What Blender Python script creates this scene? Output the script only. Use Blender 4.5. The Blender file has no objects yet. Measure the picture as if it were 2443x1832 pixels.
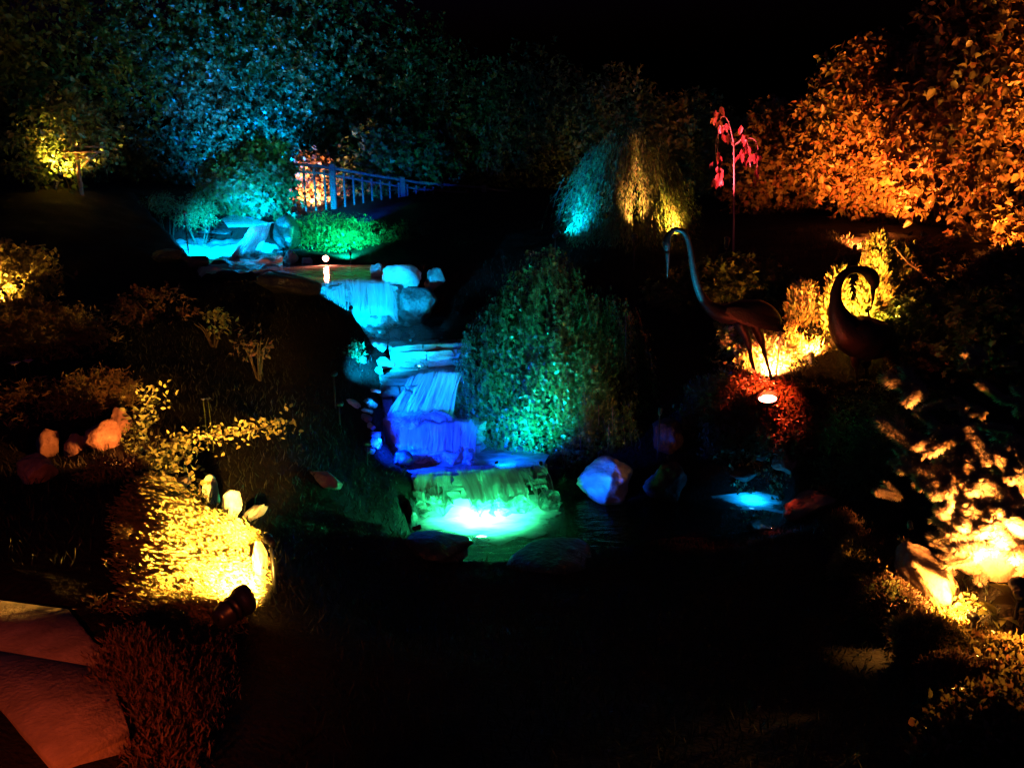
import bpy, bmesh, math
import numpy as np
from mathutils import Vector, Matrix, Quaternion, noise as mnoise

# ------------------------------------------------------------------ scene, camera, sky, exposure
SC = bpy.context.scene
COL = SC.collection
R = math.radians
CAM = np.array([0.0, 0.0, 4.0]); PITCH = R(15.0); FPX = 1845.0; CX, CY = 1221.5, 916.0

cam_d = bpy.data.cameras.new('camera'); cam = bpy.data.objects.new('camera', cam_d); COL.objects.link(cam)
cam.location = CAM; cam.rotation_euler = (R(90) - PITCH, 0, 0)
cam_d.sensor_width = 36.0; cam_d.lens = 36.0 * FPX / 2443.0
cam_d.clip_start = 0.05; cam_d.clip_end = 2000
SC.camera = cam

SC.view_settings.view_transform = 'Standard'; SC.view_settings.look = 'None'
SC.view_settings.exposure = 0.0; SC.view_settings.gamma = 1.0; SC.view_settings.use_curve_mapping = False
SC.render.engine = 'CYCLES'
SC.cycles.use_denoising = True
SC.cycles.max_bounces = 5; SC.cycles.diffuse_bounces = 2; SC.cycles.glossy_bounces = 1
SC.cycles.transparent_max_bounces = 12; SC.cycles.transmission_bounces = 4
SC.cycles.caustics_reflective = False; SC.cycles.caustics_refractive = False
SC.cycles.sample_clamp_indirect = 3.0

world = bpy.data.worlds.new('World'); SC.world = world; world.use_nodes = True
wn = world.node_tree.nodes; wl = world.node_tree.links
sky = wn.new('ShaderNodeTexSky'); sky.sky_type = 'NISHITA'; sky.sun_disc = False
sky.sun_elevation = R(-4.0); sky.sun_rotation = R(200)
wmix = wn.new('ShaderNodeMix'); wmix.data_type = 'RGBA'; wmix.blend_type = 'MULTIPLY'; wmix.inputs[0].default_value = 1.0
wmix.inputs[7].default_value = (0.4, 0.2, 2.2, 1)
wl.new(sky.outputs[0], wmix.inputs[6]); wl.new(wmix.outputs[2], wn['Background'].inputs[0])
wn['Background'].inputs[1].default_value = 0.22
moon_d = bpy.data.lights.new('night_sun', 'SUN'); moon_d.energy = 0.012; moon_d.angle = R(8); moon_d.color = (1.0, .75, .8)
moon = bpy.data.objects.new('night_sun', moon_d); COL.objects.link(moon); moon.rotation_euler = (R(38), R(-12), R(20))

# ------------------------------------------------------------------ photo geometry helpers
cp, sp = math.cos(PITCH), math.sin(PITCH)
def ray(u, v):
    x = (u - CX) / FPX; y = -(v - CY) / FPX
    return np.array([x, cp + y * sp, -sp + y * cp])
def P(u, v, d):                    # point seen at pixel (u,v), d metres in front (world y)
    r = ray(u, v); return CAM + r * (d / r[1])
def Q(u, v, z):                    # point seen at pixel (u,v) on the level z
    r = ray(u, v); return CAM + r * ((z - CAM[2]) / r[2])
def mpp(d, v=916):                 # metres per pixel at distance d
    r = ray(CX, v); return d / r[1] / FPX

# ------------------------------------------------------------------ object helpers
def link(o): COL.objects.link(o); return o
def empty(name, loc, label=None, cat=None, group=None, kind=None):
    o = bpy.data.objects.new(name, None); o.location = loc; o.empty_display_size = .1
    link(o); tag(o, label, cat, group, kind); return o
def tag(o, label=None, cat=None, group=None, kind=None):
    if label: o['label'] = label
    if cat: o['category'] = cat
    if group: o['group'] = group
    if kind: o['kind'] = kind
    return o
def obj(name, me, mat=None, parent=None, loc=None, kind=None):
    o = bpy.data.objects.new(name, me); link(o)
    if mat and not me.materials: me.materials.append(mat)
    if parent: o.parent = parent
    if loc is not None: o.location = loc
    if kind: o['kind'] = kind
    return o

def raw_mesh(name, V, loops, starts, totals, smooth=False, uv=None):
    me = bpy.data.meshes.new(name)
    V = np.asarray(V, np.float32)
    me.vertices.add(len(V)); me.vertices.foreach_set('co', V.ravel())
    me.loops.add(len(loops)); me.loops.foreach_set('vertex_index', np.asarray(loops, np.int32))
    me.polygons.add(len(starts)); me.polygons.foreach_set('loop_start', np.asarray(starts, np.int32))
    try: me.polygons.foreach_set('loop_total', np.asarray(totals, np.int32))
    except Exception: pass
    me.update(calc_edges=True); me.validate()
    if smooth: me.polygons.foreach_set('use_smooth', np.ones(len(me.polygons), bool))
    if uv is not None:
        l = me.uv_layers.new(name='UVMap'); l.data.foreach_set('uv', np.asarray(uv, np.float32)[np.asarray(loops)].ravel())
    return me
def mesh_faces(name, V, F, smooth=False, uv=None):
    loops = [i for f in F for i in f]; tot = [len(f) for f in F]
    st = np.concatenate([[0], np.cumsum(tot)[:-1]]) if tot else []
    return raw_mesh(name, V, loops, st, tot, smooth, uv)
def grid_mesh(name, G, smooth=True, uv=None, closed=False):     # G: (n,m,3)
    n, m = G.shape[:2]
    idx = np.arange(n * m).reshape(n, m)
    if closed: idx = np.concatenate([idx, idx[:, :1]], 1)
    q = np.stack([idx[:-1, :-1], idx[:-1, 1:], idx[1:, 1:], idx[1:, :-1]], -1).reshape(-1, 4)
    return raw_mesh(name, G.reshape(-1, 3), q.ravel(), np.arange(len(q)) * 4, np.full(len(q), 4), smooth,
                    None if uv is None else uv.reshape(-1, 2))
def inst_mesh(name, tmpl, pos, rot, scl, smooth=False):         # many copies of a small template in one mesh
    tv, tf = tmpl; tv = np.asarray(tv, float); k = len(tv); n = len(pos)
    scl = np.asarray(scl, float)
    if scl.ndim == 1: scl = np.repeat(scl[:, None], 3, 1)
    V = np.einsum('nij,nkj->nki', rot, tv[None] * scl[:, None, :]) + pos[:, None, :]
    fl = np.array([i for f in tf for i in f]); ft = np.array([len(f) for f in tf])
    loops = (fl[None] + (np.arange(n) * k)[:, None]).ravel()
    tot = np.tile(ft, n); st = np.concatenate([[0], np.cumsum(tot)[:-1]])
    return raw_mesh(name, V.reshape(-1, 3), loops, st, tot, smooth)
def frames(a, nrm):                # rotation with local y along a and local z near nrm
    a = a / (np.linalg.norm(a, axis=1, keepdims=True) + 1e-9)
    s = np.cross(a, nrm); s /= (np.linalg.norm(s, axis=1, keepdims=True) + 1e-9)
    n = np.cross(s, a)
    return np.stack([s, a, n], -1)
def unit(n, rng):
    v = rng.normal(size=(n, 3)); return v / np.linalg.norm(v, axis=1, keepdims=True)
def wob(p, seed, f=1.0):           # cheap smooth 3-d noise for arrays, about -1..1
    rg = np.random.default_rng(seed); out = np.zeros(len(p))
    for i in range(5):
        k = unit(1, rg)[0] * f * (1.0 + .55 * i); out += np.sin(p @ k * 2 * math.pi + rg.uniform(0, 6.28)) / (1 + .5 * i)
    return out / 2.4
def tube(pts, rad, seg=8, cap=True, name='tube'):
    pts = np.asarray(pts, float); rad = np.broadcast_to(np.asarray(rad, float), (len(pts),))
    t = np.gradient(pts, axis=0); t /= np.linalg.norm(t, axis=1, keepdims=True) + 1e-9
    ref = np.array([0.31, .22, .92]) if abs(t[0] @ np.array([.31, .22, .92])) < .9 else np.array([1., 0, 0])
    G = []
    n0 = np.cross(t[0], ref); n0 /= np.linalg.norm(n0)
    for i in range(len(pts)):
        n0 = n0 - t[i] * (n0 @ t[i]); n0 /= np.linalg.norm(n0); b = np.cross(t[i], n0)
        a = np.linspace(0, 2 * math.pi, seg, endpoint=False)
        G.append(pts[i] + rad[i] * (np.cos(a)[:, None] * n0 + np.sin(a)[:, None] * b))
    V = [p for g in G for p in g]; F = []
    for i in range(len(pts) - 1):
        for j in range(seg):
            F.append((i * seg + j, i * seg + (j + 1) % seg, (i + 1) * seg + (j + 1) % seg, (i + 1) * seg + j))
    if cap:
        F.append(tuple(range(seg))[::-1]); F.append(tuple((len(pts) - 1) * seg + j for j in range(seg)))
    return V, F
def merge(parts):
    V, F = [], []
    for v, f in parts:
        o = len(V); V.extend([tuple(x) for x in v]); F.extend([tuple(i + o for i in q) for q in f])
    return V, F
def bez(pts, n=24):                # Catmull-Rom through points
    p = np.asarray(pts, float); p = np.vstack([2 * p[0] - p[1], p, 2 * p[-1] - p[-2]]); out = []
    segs = len(p) - 3
    for i in range(segs):
        for t in np.linspace(0, 1, max(2, n // segs), endpoint=(i == segs - 1)):
            a, b, c, d = p[i:i + 4]
            out.append(.5 * ((2 * b) + (-a + c) * t + (2 * a - 5 * b + 4 * c - d) * t * t + (-a + 3 * b - 3 * c + d) * t ** 3))
    return np.array(out)
def box(sx, sy, sz, c=(0, 0, 0), bev=0.0):
    bm = bmesh.new(); bmesh.ops.create_cube(bm, size=1)
    for v in bm.verts: v.co = Vector((v.co.x * sx + c[0], v.co.y * sy + c[1], v.co.z * sz + c[2]))
    if bev: bmesh.ops.bevel(bm, geom=bm.edges[:], offset=bev, segments=1, affect='EDGES')
    me = bpy.data.meshes.new('box'); bm.to_mesh(me); bm.free(); return me

# ------------------------------------------------------------------ materials
MATS = {}
def nodes_of(name):
    m = bpy.data.materials.new(name); m.use_nodes = True; nt = m.node_tree; nt.nodes.clear()
    out = nt.nodes.new('ShaderNodeOutputMaterial'); MATS[name] = m
    return m, nt, nt.nodes, nt.links, out
def ramp(nt, cols, fac=None, interp='LINEAR'):
    r = nt.nodes.new('ShaderNodeValToRGB'); r.color_ramp.interpolation = interp
    el = r.color_ramp.elements
    while len(el) > 1: el.remove(el[-1])
    for i, (p, c) in enumerate(cols):
        e = el[0] if i == 0 else el.new(p)
        e.position = p; e.color = (*c, 1) if len(c) == 3 else c
    if fac is not None: nt.links.new(fac, r.inputs[0])
    return r
def leaf_mat(name, cols, rough=.45, trans=.3, spec=.35):
    m, nt, N, L, out = nodes_of(name)
    g = N.new('ShaderNodeNewGeometry')
    n = len(cols); r = ramp(nt, [(i / max(1, n - 1), c) for i, c in enumerate(cols)], g.outputs['Random Per Island'])
    b = N.new('ShaderNodeBsdfPrincipled'); b.inputs['Roughness'].default_value = rough
    b.inputs['Specular IOR Level'].default_value = spec
    L.new(r.outputs[0], b.inputs['Base Color'])
    t = N.new('ShaderNodeBsdfTranslucent'); L.new(r.outputs[0], t.inputs[0])
    mx = N.new('ShaderNodeMixShader'); mx.inputs[0].default_value = trans
    L.new(b.outputs[0], mx.inputs[1]); L.new(t.outputs[0], mx.inputs[2]); L.new(mx.outputs[0], out.inputs[0])
    return m
def solid(name, c1, c2, scale=8., rough=.8, bump=.3, spec=.3, metal=0.0, detail=5., bscale=None):
    m, nt, N, L, out = nodes_of(name)
    tc = N.new('ShaderNodeTexCoord'); nz = N.new('ShaderNodeTexNoise')
    nz.inputs['Scale'].default_value = scale; nz.inputs['Detail'].default_value = detail; nz.inputs['Roughness'].default_value = .65
    L.new(tc.outputs['Object'], nz.inputs['Vector'])
    r = ramp(nt, [(.3, c1), (.7, c2)], nz.outputs[0])
    b = N.new('ShaderNodeBsdfPrincipled'); b.inputs['Roughness'].default_value = rough
    b.inputs['Specular IOR Level'].default_value = spec; b.inputs['Metallic'].default_value = metal
    L.new(r.outputs[0], b.inputs['Base Color'])
    if bump:
        n2 = N.new('ShaderNodeTexNoise'); n2.inputs['Scale'].default_value = bscale or scale * 3; n2.inputs['Detail'].default_value = 6
        L.new(tc.outputs['Object'], n2.inputs['Vector'])
        bp = N.new('ShaderNodeBump'); bp.inputs['Strength'].default_value = bump; bp.inputs['Distance'].default_value = .03
        L.new(n2.outputs[0], bp.inputs['Height']); L.new(bp.outputs[0], b.inputs['Normal'])
    L.new(b.outputs[0], out.inputs[0]); return m
def emit(name, col, s):
    m, nt, N, L, out = nodes_of(name); e = N.new('ShaderNodeEmission')
    e.inputs[0].default_value = (*col, 1); e.inputs[1].default_value = s; L.new(e.outputs[0], out.inputs[0]); return m
def fall_mat(name, lo=.12, hi=.95, sx=16., p0=.36, p1=.66):      # aerated falling water: strands of white over clear, ragged at the sides
    m, nt, N, L, out = nodes_of(name)
    uv = N.new('ShaderNodeUVMap'); mp = N.new('ShaderNodeMapping'); mp.inputs['Scale'].default_value = (sx, 1.3, 1)
    L.new(uv.outputs[0], mp.inputs[0])
    def noise(scale, detail, dist):
        nz = N.new('ShaderNodeTexNoise'); nz.inputs['Scale'].default_value = scale; nz.inputs['Detail'].default_value = detail; nz.inputs['Distortion'].default_value = dist
        L.new(mp.outputs[0], nz.inputs['Vector']); return nz
    nz = noise(1, 4, .5); big = noise(.22, 2, .8)
    def math_(op, a_, b_):
        n = N.new('ShaderNodeMath'); n.operation = op
        for i, x in enumerate((a_, b_)):
            if isinstance(x, (int, float)): n.inputs[i].default_value = x
            elif x is not None: L.new(x, n.inputs[i])
        return n.outputs[0]
    comb = math_('ADD', math_('MULTIPLY', nz.outputs[0], .6), math_('MULTIPLY', big.outputs[0], .4))
    r = ramp(nt, [(p0, (lo,) * 3), (p1, (hi,) * 3)], comb)
    ed = N.new('ShaderNodeAttribute'); ed.attribute_name = 'edge'
    e2 = math_('ADD', ed.outputs['Fac'], math_('MULTIPLY', math_('SUBTRACT', comb, .5), 1.2))
    mr = N.new('ShaderNodeMapRange'); mr.interpolation_type = 'SMOOTHSTEP'; mr.inputs[1].default_value = .05; mr.inputs[2].default_value = .45; L.new(e2, mr.inputs[0])
    alpha = math_('MULTIPLY', r.outputs[0], mr.outputs[0])
    d = N.new('ShaderNodeBsdfDiffuse'); d.inputs[0].default_value = (.8, .8, .8, 1)
    t = N.new('ShaderNodeBsdfTranslucent'); t.inputs[0].default_value = (.8, .8, .8, 1)
    g = N.new('ShaderNodeBsdfGlossy'); g.inputs['Roughness'].default_value = .2
    m1 = N.new('ShaderNodeMixShader'); m1.inputs[0].default_value = .5; L.new(d.outputs[0], m1.inputs[1]); L.new(t.outputs[0], m1.inputs[2])
    m2 = N.new('ShaderNodeMixShader'); m2.inputs[0].default_value = .05; L.new(m1.outputs[0], m2.inputs[1]); L.new(g.outputs[0], m2.inputs[2])
    tr = N.new('ShaderNodeBsdfTransparent')
    m3 = N.new('ShaderNodeMixShader'); L.new(alpha, m3.inputs[0]); L.new(tr.outputs[0], m3.inputs[1]); L.new(m2.outputs[0], m3.inputs[2])
    bp = N.new('ShaderNodeBump'); bp.inputs['Strength'].default_value = .25; bp.inputs['Distance'].default_value = .02
    L.new(comb, bp.inputs['Height']); L.new(bp.outputs[0], d.inputs['Normal']); L.new(bp.outputs[0], g.inputs['Normal'])
    L.new(m3.outputs[0], out.inputs[0]); return m
def pool_mat(name, lo, hi, scale=(5., 14., 5.), tint=(.75, .95, .9), p0=.35, p1=.7, rough=.06, bump=.35, foam=None):
    m, nt, N, L, out = nodes_of(name)
    tc = N.new('ShaderNodeTexCoord'); mp = N.new('ShaderNodeMapping'); mp.inputs['Scale'].default_value = scale
    L.new(tc.outputs['Object'], mp.inputs[0])
    nz = N.new('ShaderNodeTexNoise'); nz.inputs['Scale'].default_value = 1; nz.inputs['Detail'].default_value = 3; nz.inputs['Distortion'].default_value = .6
    L.new(mp.outputs[0], nz.inputs['Vector'])
    r = ramp(nt, [(p0, (lo,) * 3), (p1, (hi,) * 3)], nz.outputs[0])
    bp = N.new('ShaderNodeBump'); bp.inputs['Strength'].default_value = bump; bp.inputs['Distance'].default_value = .03
    L.new(nz.outputs[0], bp.inputs['Height'])
    d = N.new('ShaderNodeBsdfDiffuse'); d.inputs[0].default_value = (.75, .8, .8, 1)
    t = N.new('ShaderNodeBsdfTranslucent'); t.inputs[0].default_value = (.75, .8, .8, 1)
    L.new(bp.outputs[0], d.inputs['Normal']); L.new(bp.outputs[0], t.inputs['Normal'])
    m1 = N.new('ShaderNodeMixShader'); m1.inputs[0].default_value = .55; L.new(d.outputs[0], m1.inputs[1]); L.new(t.outputs[0], m1.inputs[2])
    tr = N.new('ShaderNodeBsdfTransparent'); tr.inputs[0].default_value = (*tint, 1)
    facn = r.outputs[0]
    if foam:                       # milky round these spots, clear beyond, so the lamp glow fades out
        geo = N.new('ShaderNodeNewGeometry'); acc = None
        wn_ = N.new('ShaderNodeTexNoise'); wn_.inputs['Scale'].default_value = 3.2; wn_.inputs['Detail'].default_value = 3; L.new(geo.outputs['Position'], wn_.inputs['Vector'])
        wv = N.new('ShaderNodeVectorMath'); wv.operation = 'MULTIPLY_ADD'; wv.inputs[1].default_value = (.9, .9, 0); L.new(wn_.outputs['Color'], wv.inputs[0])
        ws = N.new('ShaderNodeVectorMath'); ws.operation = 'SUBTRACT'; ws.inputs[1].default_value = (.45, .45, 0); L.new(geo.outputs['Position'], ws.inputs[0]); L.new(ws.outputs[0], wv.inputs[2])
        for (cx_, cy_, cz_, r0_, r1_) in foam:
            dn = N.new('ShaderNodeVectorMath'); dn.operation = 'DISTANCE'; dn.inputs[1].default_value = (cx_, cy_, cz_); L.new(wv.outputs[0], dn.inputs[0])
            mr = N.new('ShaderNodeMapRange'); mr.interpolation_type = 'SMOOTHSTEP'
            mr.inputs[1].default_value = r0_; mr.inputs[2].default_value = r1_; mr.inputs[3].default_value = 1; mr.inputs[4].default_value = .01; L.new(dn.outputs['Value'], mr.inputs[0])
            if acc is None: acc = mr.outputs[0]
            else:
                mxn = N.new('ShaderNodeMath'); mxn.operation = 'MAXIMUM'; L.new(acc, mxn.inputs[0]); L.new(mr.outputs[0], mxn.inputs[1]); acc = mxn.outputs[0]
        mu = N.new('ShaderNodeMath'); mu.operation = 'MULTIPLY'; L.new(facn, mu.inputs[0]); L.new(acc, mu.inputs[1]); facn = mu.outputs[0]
    m2 = N.new('ShaderNodeMixShader'); L.new(facn, m2.inputs[0]); L.new(tr.outputs[0], m2.inputs[1]); L.new(m1.outputs[0], m2.inputs[2])
    g = N.new('ShaderNodeBsdfGlossy'); g.inputs['Roughness'].default_value = rough; L.new(bp.outputs[0], g.inputs['Normal'])
    lw = N.new('ShaderNodeLayerWeight'); lw.inputs['Blend'].default_value = .5; L.new(bp.outputs[0], lw.inputs['Normal'])
    pw_ = N.new('ShaderNodeMath'); pw_.operation = 'POWER'; pw_.inputs[1].default_value = 5.0; L.new(lw.outputs['Facing'], pw_.inputs[0])
    fr = N.new('ShaderNodeMath'); fr.operation = 'MULTIPLY_ADD'; fr.inputs[1].default_value = .9; fr.inputs[2].default_value = .02; L.new(pw_.outputs[0], fr.inputs[0])
    m3 = N.new('ShaderNodeMixShader'); L.new(fr.outputs[0], m3.inputs[0]); L.new(m2.outputs[0], m3.inputs[1]); L.new(g.outputs[0], m3.inputs[2])
    L.new(m3.outputs[0], out.inputs[0]); return m

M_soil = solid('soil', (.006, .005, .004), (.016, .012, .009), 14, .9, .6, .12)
M_bed = solid('stream_bed_stone', (.16, .17, .16), (.34, .35, .33), 9, .55, .6)
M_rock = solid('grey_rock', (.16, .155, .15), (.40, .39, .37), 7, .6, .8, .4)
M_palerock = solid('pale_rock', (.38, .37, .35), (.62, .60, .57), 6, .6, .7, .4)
M_darkrock = solid('shade_dark_wet_rock', (.012, .012, .012), (.04, .039, .038), 8, .35, .8, .5)  # colour taken down so stones lying in shade come out black
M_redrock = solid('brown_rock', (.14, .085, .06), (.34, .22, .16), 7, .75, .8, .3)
M_dimrock = solid('shaded_brown_rock', (.035, .022, .018), (.09, .06, .05), 7, .75, .8, .25)  # darker copy of the brown rock, weak light put into its colour
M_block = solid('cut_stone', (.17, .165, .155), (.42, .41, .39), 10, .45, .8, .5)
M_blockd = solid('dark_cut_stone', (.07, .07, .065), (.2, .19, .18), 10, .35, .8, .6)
M_slab = solid('paving_slab', (.15, .115, .095), (.33, .25, .20), 9, .9, .35, .2, detail=10., bscale=70)
M_kerb = solid('paving_edge', (.09, .075, .06), (.17, .14, .11), 16, .9, .5, .2)
M_bronze = solid('dark_bronze', (.003, .003, .0035), (.008, .008, .009), 20, .4, .25, .15, .0)
M_black = solid('black_housing', (.012, .012, .012), (.02, .02, .02), 20, .35, .05, .5)
M_wood = solid('fence_wood', (.07, .068, .065), (.14, .135, .13), 12, .8, .4, .2)
M_brownwood = solid('brown_wood', (.16, .08, .05), (.28, .15, .09), 14, .7, .4, .2)
M_bark = solid('bark', (.035, .024, .018), (.09, .065, .045), 12, .95, .9, .1)
M_moss = solid('moss', (.03, .04, .012), (.075, .085, .03), 18, .95, .8, .1)
M_fall = fall_mat('falling_water', .03, .65, 7., .36, .64)
M_fallfull = fall_mat('foaming_falling_water', .12, .8, 7., .34, .64)
M_fallwhite = fall_mat('white_cascade_water', .75, 1.0, 4., .3, .5)
M_fallthin = fall_mat('thin_falling_water', .0, .6, 7., .46, .66)
def strand_mat():
    m, nt, N, L, out = nodes_of('white_water_strand')
    d = N.new('ShaderNodeBsdfDiffuse'); d.inputs[0].default_value = (.82, .82, .82, 1); t = N.new('ShaderNodeBsdfTranslucent'); t.inputs[0].default_value = (.82, .82, .82, 1)
    a = N.new('ShaderNodeMixShader'); a.inputs[0].default_value = .45; L.new(d.outputs[0], a.inputs[1]); L.new(t.outputs[0], a.inputs[2])
    tr = N.new('ShaderNodeBsdfTransparent'); b = N.new('ShaderNodeMixShader'); b.inputs[0].default_value = .45; L.new(tr.outputs[0], b.inputs[1]); L.new(a.outputs[0], b.inputs[2])
    L.new(b.outputs[0], out.inputs[0]); return m
M_strand = strand_mat()
M_milky = pool_mat('foaming_water', .72, 1.0, (4., 9., 4.))
M_milky2 = pool_mat('turbulent_water', .3, .95, (3.5, 8., 4.), p0=.36, p1=.64)
M_foam = pool_mat('splash_foam', .05, .9, (16., 16., 16.), p0=.36, p1=.62, rough=.3)
M_dark = pool_mat('still_water', .0, .06, (5., 16., 5.), rough=.08)
M_pool = pool_mat('lit_pool_water', .6, 1.0, (4.5, 11., 3.), tint=(.6, .95, .8), p0=.32, p1=.66, bump=.7, foam=[(*Q(1165,1222,1.25), .22, .78), (*Q(1795,1192,1.25), .1, .3)])  # milky patches put round both lamps to shape their glow, partly real froth

# ------------------------------------------------------------------ ground
CP = [  # photo column, row, metres in front
 (0,460,12),(140,452,12),(300,470,13),(0,600,9),(60,745,7),(300,710,8.3),(350,568,10.4),(500,628,9.5),(650,660,8.9),
 (760,690,8.4),(800,720,8.15),(830,745,7.95),(860,768,7.75),(800,742,8.6),(830,765,8.6),(780,716,8.8),(835,850,7.2),(830,950,6.75),(900,1085,6.3),(960,1205,5.8),(1000,1280,5.35),(1140,1322,5.2),
 (1300,1312,5.25),(1400,1300,5.35),(1650,1262,5.7),(1860,1248,5.8),(300,1000,5),(600,1000,5.3),(700,1200,4.6),(700,1330,3.9),
 (100,1100,4.6),(100,900,5.6),(330,850,6),(600,800,7),(300,1500,2.5),(100,1650,2.1),(400,1560,2.62),(330,1300,3.2),(400,1180,3.75),(480,1205,3.7),(620,1300,3.42),(620,1450,2.95),(560,1650,2.45),(800,1800,2.2),
 (1200,1800,2.3),(1700,1800,2.3),(1200,1500,3.8),(1700,1500,3.9),(900,1500,3.8),(800,1350,4.4),(2000,1450,4),(2000,1700,2.9),(2400,1420,3.75),
 (2400,1700,2.5),(2250,1490,3.65),(2150,1360,4.25),(2000,1240,5.2),(1900,1090,6.4),(1830,988,6.9),(1800,905,7.5),(2040,905,7.2),
 (2300,900,7),(2443,1000,6),(1700,1010,6.9),(1550,1150,6.5),(1330,1100,6.9),(1330,985,7.6),(1200,875,8.2),(1150,745,9.3),
 (1350,640,10),(1100,640,10.6),(1500,562,11),(1350,560,11.5),(1000,575,12),(1000,480,14.3),(1300,495,14.6),(740,522,14.5),
 (800,600,11.8),(690,570,13),(1750,565,11),(2000,585,9.5),(2300,620,8.5),(2100,760,8),(590,502,14.6),(450,532,13),
 (0,420,18),(600,425,19),(1200,430,20),(1700,450,18),(2300,500,14)]
cw = np.array([P(*c) for c in CP] + [[-3, 0, 2.4], [0, 0, 2.35], [3, 0, 2.3], [-9, 4, 2.9], [9, 4, 2.4], [-12, 12, 4], [12, 10, 3.4],
              [-14, 30, 4.3], [0, 32, 4.2], [14, 30, 4.0], [-9, 0, 2.5], [9, 0, 2.3]])
def kern(r): return np.sqrt(r * r + .15 ** 2)
_D = np.linalg.norm(cw[:, None, :2] - cw[None, :, :2], axis=2)
_n = len(cw); _A = np.zeros((_n + 3, _n + 3)); _A[:_n, :_n] = kern(_D) + np.eye(_n) * -.02
_A[:_n, _n:] = np.c_[np.ones(_n), cw[:, :2]]; _A[_n:, :_n] = _A[:_n, _n:].T
_W = np.linalg.solve(_A, np.r_[cw[:, 2], 0, 0, 0])
def base_h(xy):
    out = np.empty(len(xy))
    for i in range(0, len(xy), 20000):
        q = xy[i:i + 20000]; r = np.linalg.norm(q[:, None] - cw[None, :, :2], axis=2)
        out[i:i + 20000] = kern(r) @ _W[:_n] + _W[_n] + q @ _W[_n + 1:]
    return out
def sdist(xy, poly):               # signed distance, negative inside
    poly = np.asarray(poly)[:, :2]; best = np.full(len(xy), 1e9); ins = np.zeros(len(xy), bool)
    for a, b in zip(poly, np.roll(poly, -1, 0)):
        e = b - a; w = xy - a; t = np.clip((w @ e) / (e @ e), 0, 1); best = np.minimum(best, np.linalg.norm(w - t[:, None] * e, axis=1))
        c1 = (a[1] > xy[:, 1]) != (b[1] > xy[:, 1])
        with np.errstate(divide='ignore', invalid='ignore'): xi = (b[0] - a[0]) * (xy[:, 1] - a[1]) / (b[1] - a[1]) + a[0]
        ins ^= c1 & (xy[:, 0] < xi)
    return np.where(ins, -best, best)

ZL = dict(low=1.25, e=1.52, d=1.79, c=2.16, b=2.41, a=2.81, left=2.95, top=3.33)
POOLS = {
 'low': [(960,1240),(985,1205),(1010,1188),(1150,1180),(1290,1178),(1320,1165),(1400,1190),(1540,1200),(1700,1180),(1800,1166),(1860,1174),(1885,1205),(1855,1262),(1600,1285),(1400,1330),(1250,1345),(1100,1345),(985,1310)],
 'e': [(985,1132),(1080,1128),(1180,1120),(1240,1116),(1296,1108),(1310,1085),(1220,1055),(1130,1048),(930,1048),(905,1075),(930,1105)],
 'd': [(888,994),(950,1003),(1040,1012),(1100,1007),(1144,1015),(1140,980),(1100,966),(977,966),(925,978),(895,985)],
 'c': [(915,905),(977,897),(1040,889),(1106,891),(1112,872),(925,872),(910,888)],
 'b': [(925,824),(1010,820),(1115,817),(1150,790),(1120,752),(1000,748),(900,748),(845,760),(850,800),(890,822)],
 'a': [(752,680),(820,670),(880,669),(948,676),(975,655),(900,632),(780,628),(625,628),(640,652),(700,672)],
 'left': [(340,566),(396,574),(500,570),(600,572),(655,585),(690,612),(705,645),(650,662),(500,655),(420,604),(350,572)],
 'top': [(527,522),(545,513),(570,511),(610,523),(645,532),(640,541),(600,543),(545,543)]}
POLY = {k: np.array([Q(u, v, ZL[k]) for u, v in pts]) for k, pts in POOLS.items()}

def ground_h(xy):
    xy = np.asarray(xy, float); z = base_h(xy)
    p3 = np.c_[xy, np.zeros(len(xy))]
    near = np.exp(-((xy[:, 1] - 8) / 9) ** 2)
    z = z + .035 * wob(p3, 3, .9) * near + .015 * wob(p3, 5, 3.1) * near
    for k, pol in POLY.items():
        c = pol[:, :2].mean(0); rad = np.linalg.norm(pol[:, :2] - c, axis=1).max() + .6
        sel = np.where(np.linalg.norm(xy - c, axis=1) < rad)[0]
        if len(sel) == 0: continue
        s = sdist(xy[sel], pol); wz = ZL[k]
        dep = {'low': .48, 'left': .22}.get(k, .16)
        t = np.clip((.06 - s) / .16, 0, 1); t = t * t * (3 - 2 * t)
        bed = wz + .02 - dep * np.clip((.04 - s) / .25, 0, 1)
        z[sel] = np.where(z[sel] > bed, z[sel] * (1 - t) + bed * t, z[sel])
    s = sdist(xy, PATHP); t = np.clip((.12 - s) / .2, 0, 1); z = z * (1 - t) + np.minimum(z, ZP - .05) * t
    return z
ZP = 2.405
PATHP = np.array([Q(u, v, ZP) for u, v in [(-400,1380),(165,1455),(250,1560),(308,1740),(128,1824),(0,1690),(-400,1560)]])
def gz(x, y): return float(ground_h(np.array([[x, y]]))[0])
def hit(u, v, d0=1.5, d1=16.):     # where the line of sight meets the ground
    ds = np.linspace(d0, d1, 400); r = ray(u, v); pts = CAM + r[None] * (ds / r[1])[:, None]
    f = pts[:, 2] - ground_h(pts[:, :2]); i = np.argmax(f < 0) if (f < 0).any() else len(ds) - 1
    return pts[i]
def on_ground(u, v, d):            # foot point: column u at distance d, dropped to the ground
    p = P(u, v, d); return np.array([p[0], p[1], gz(p[0], p[1])])

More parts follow.
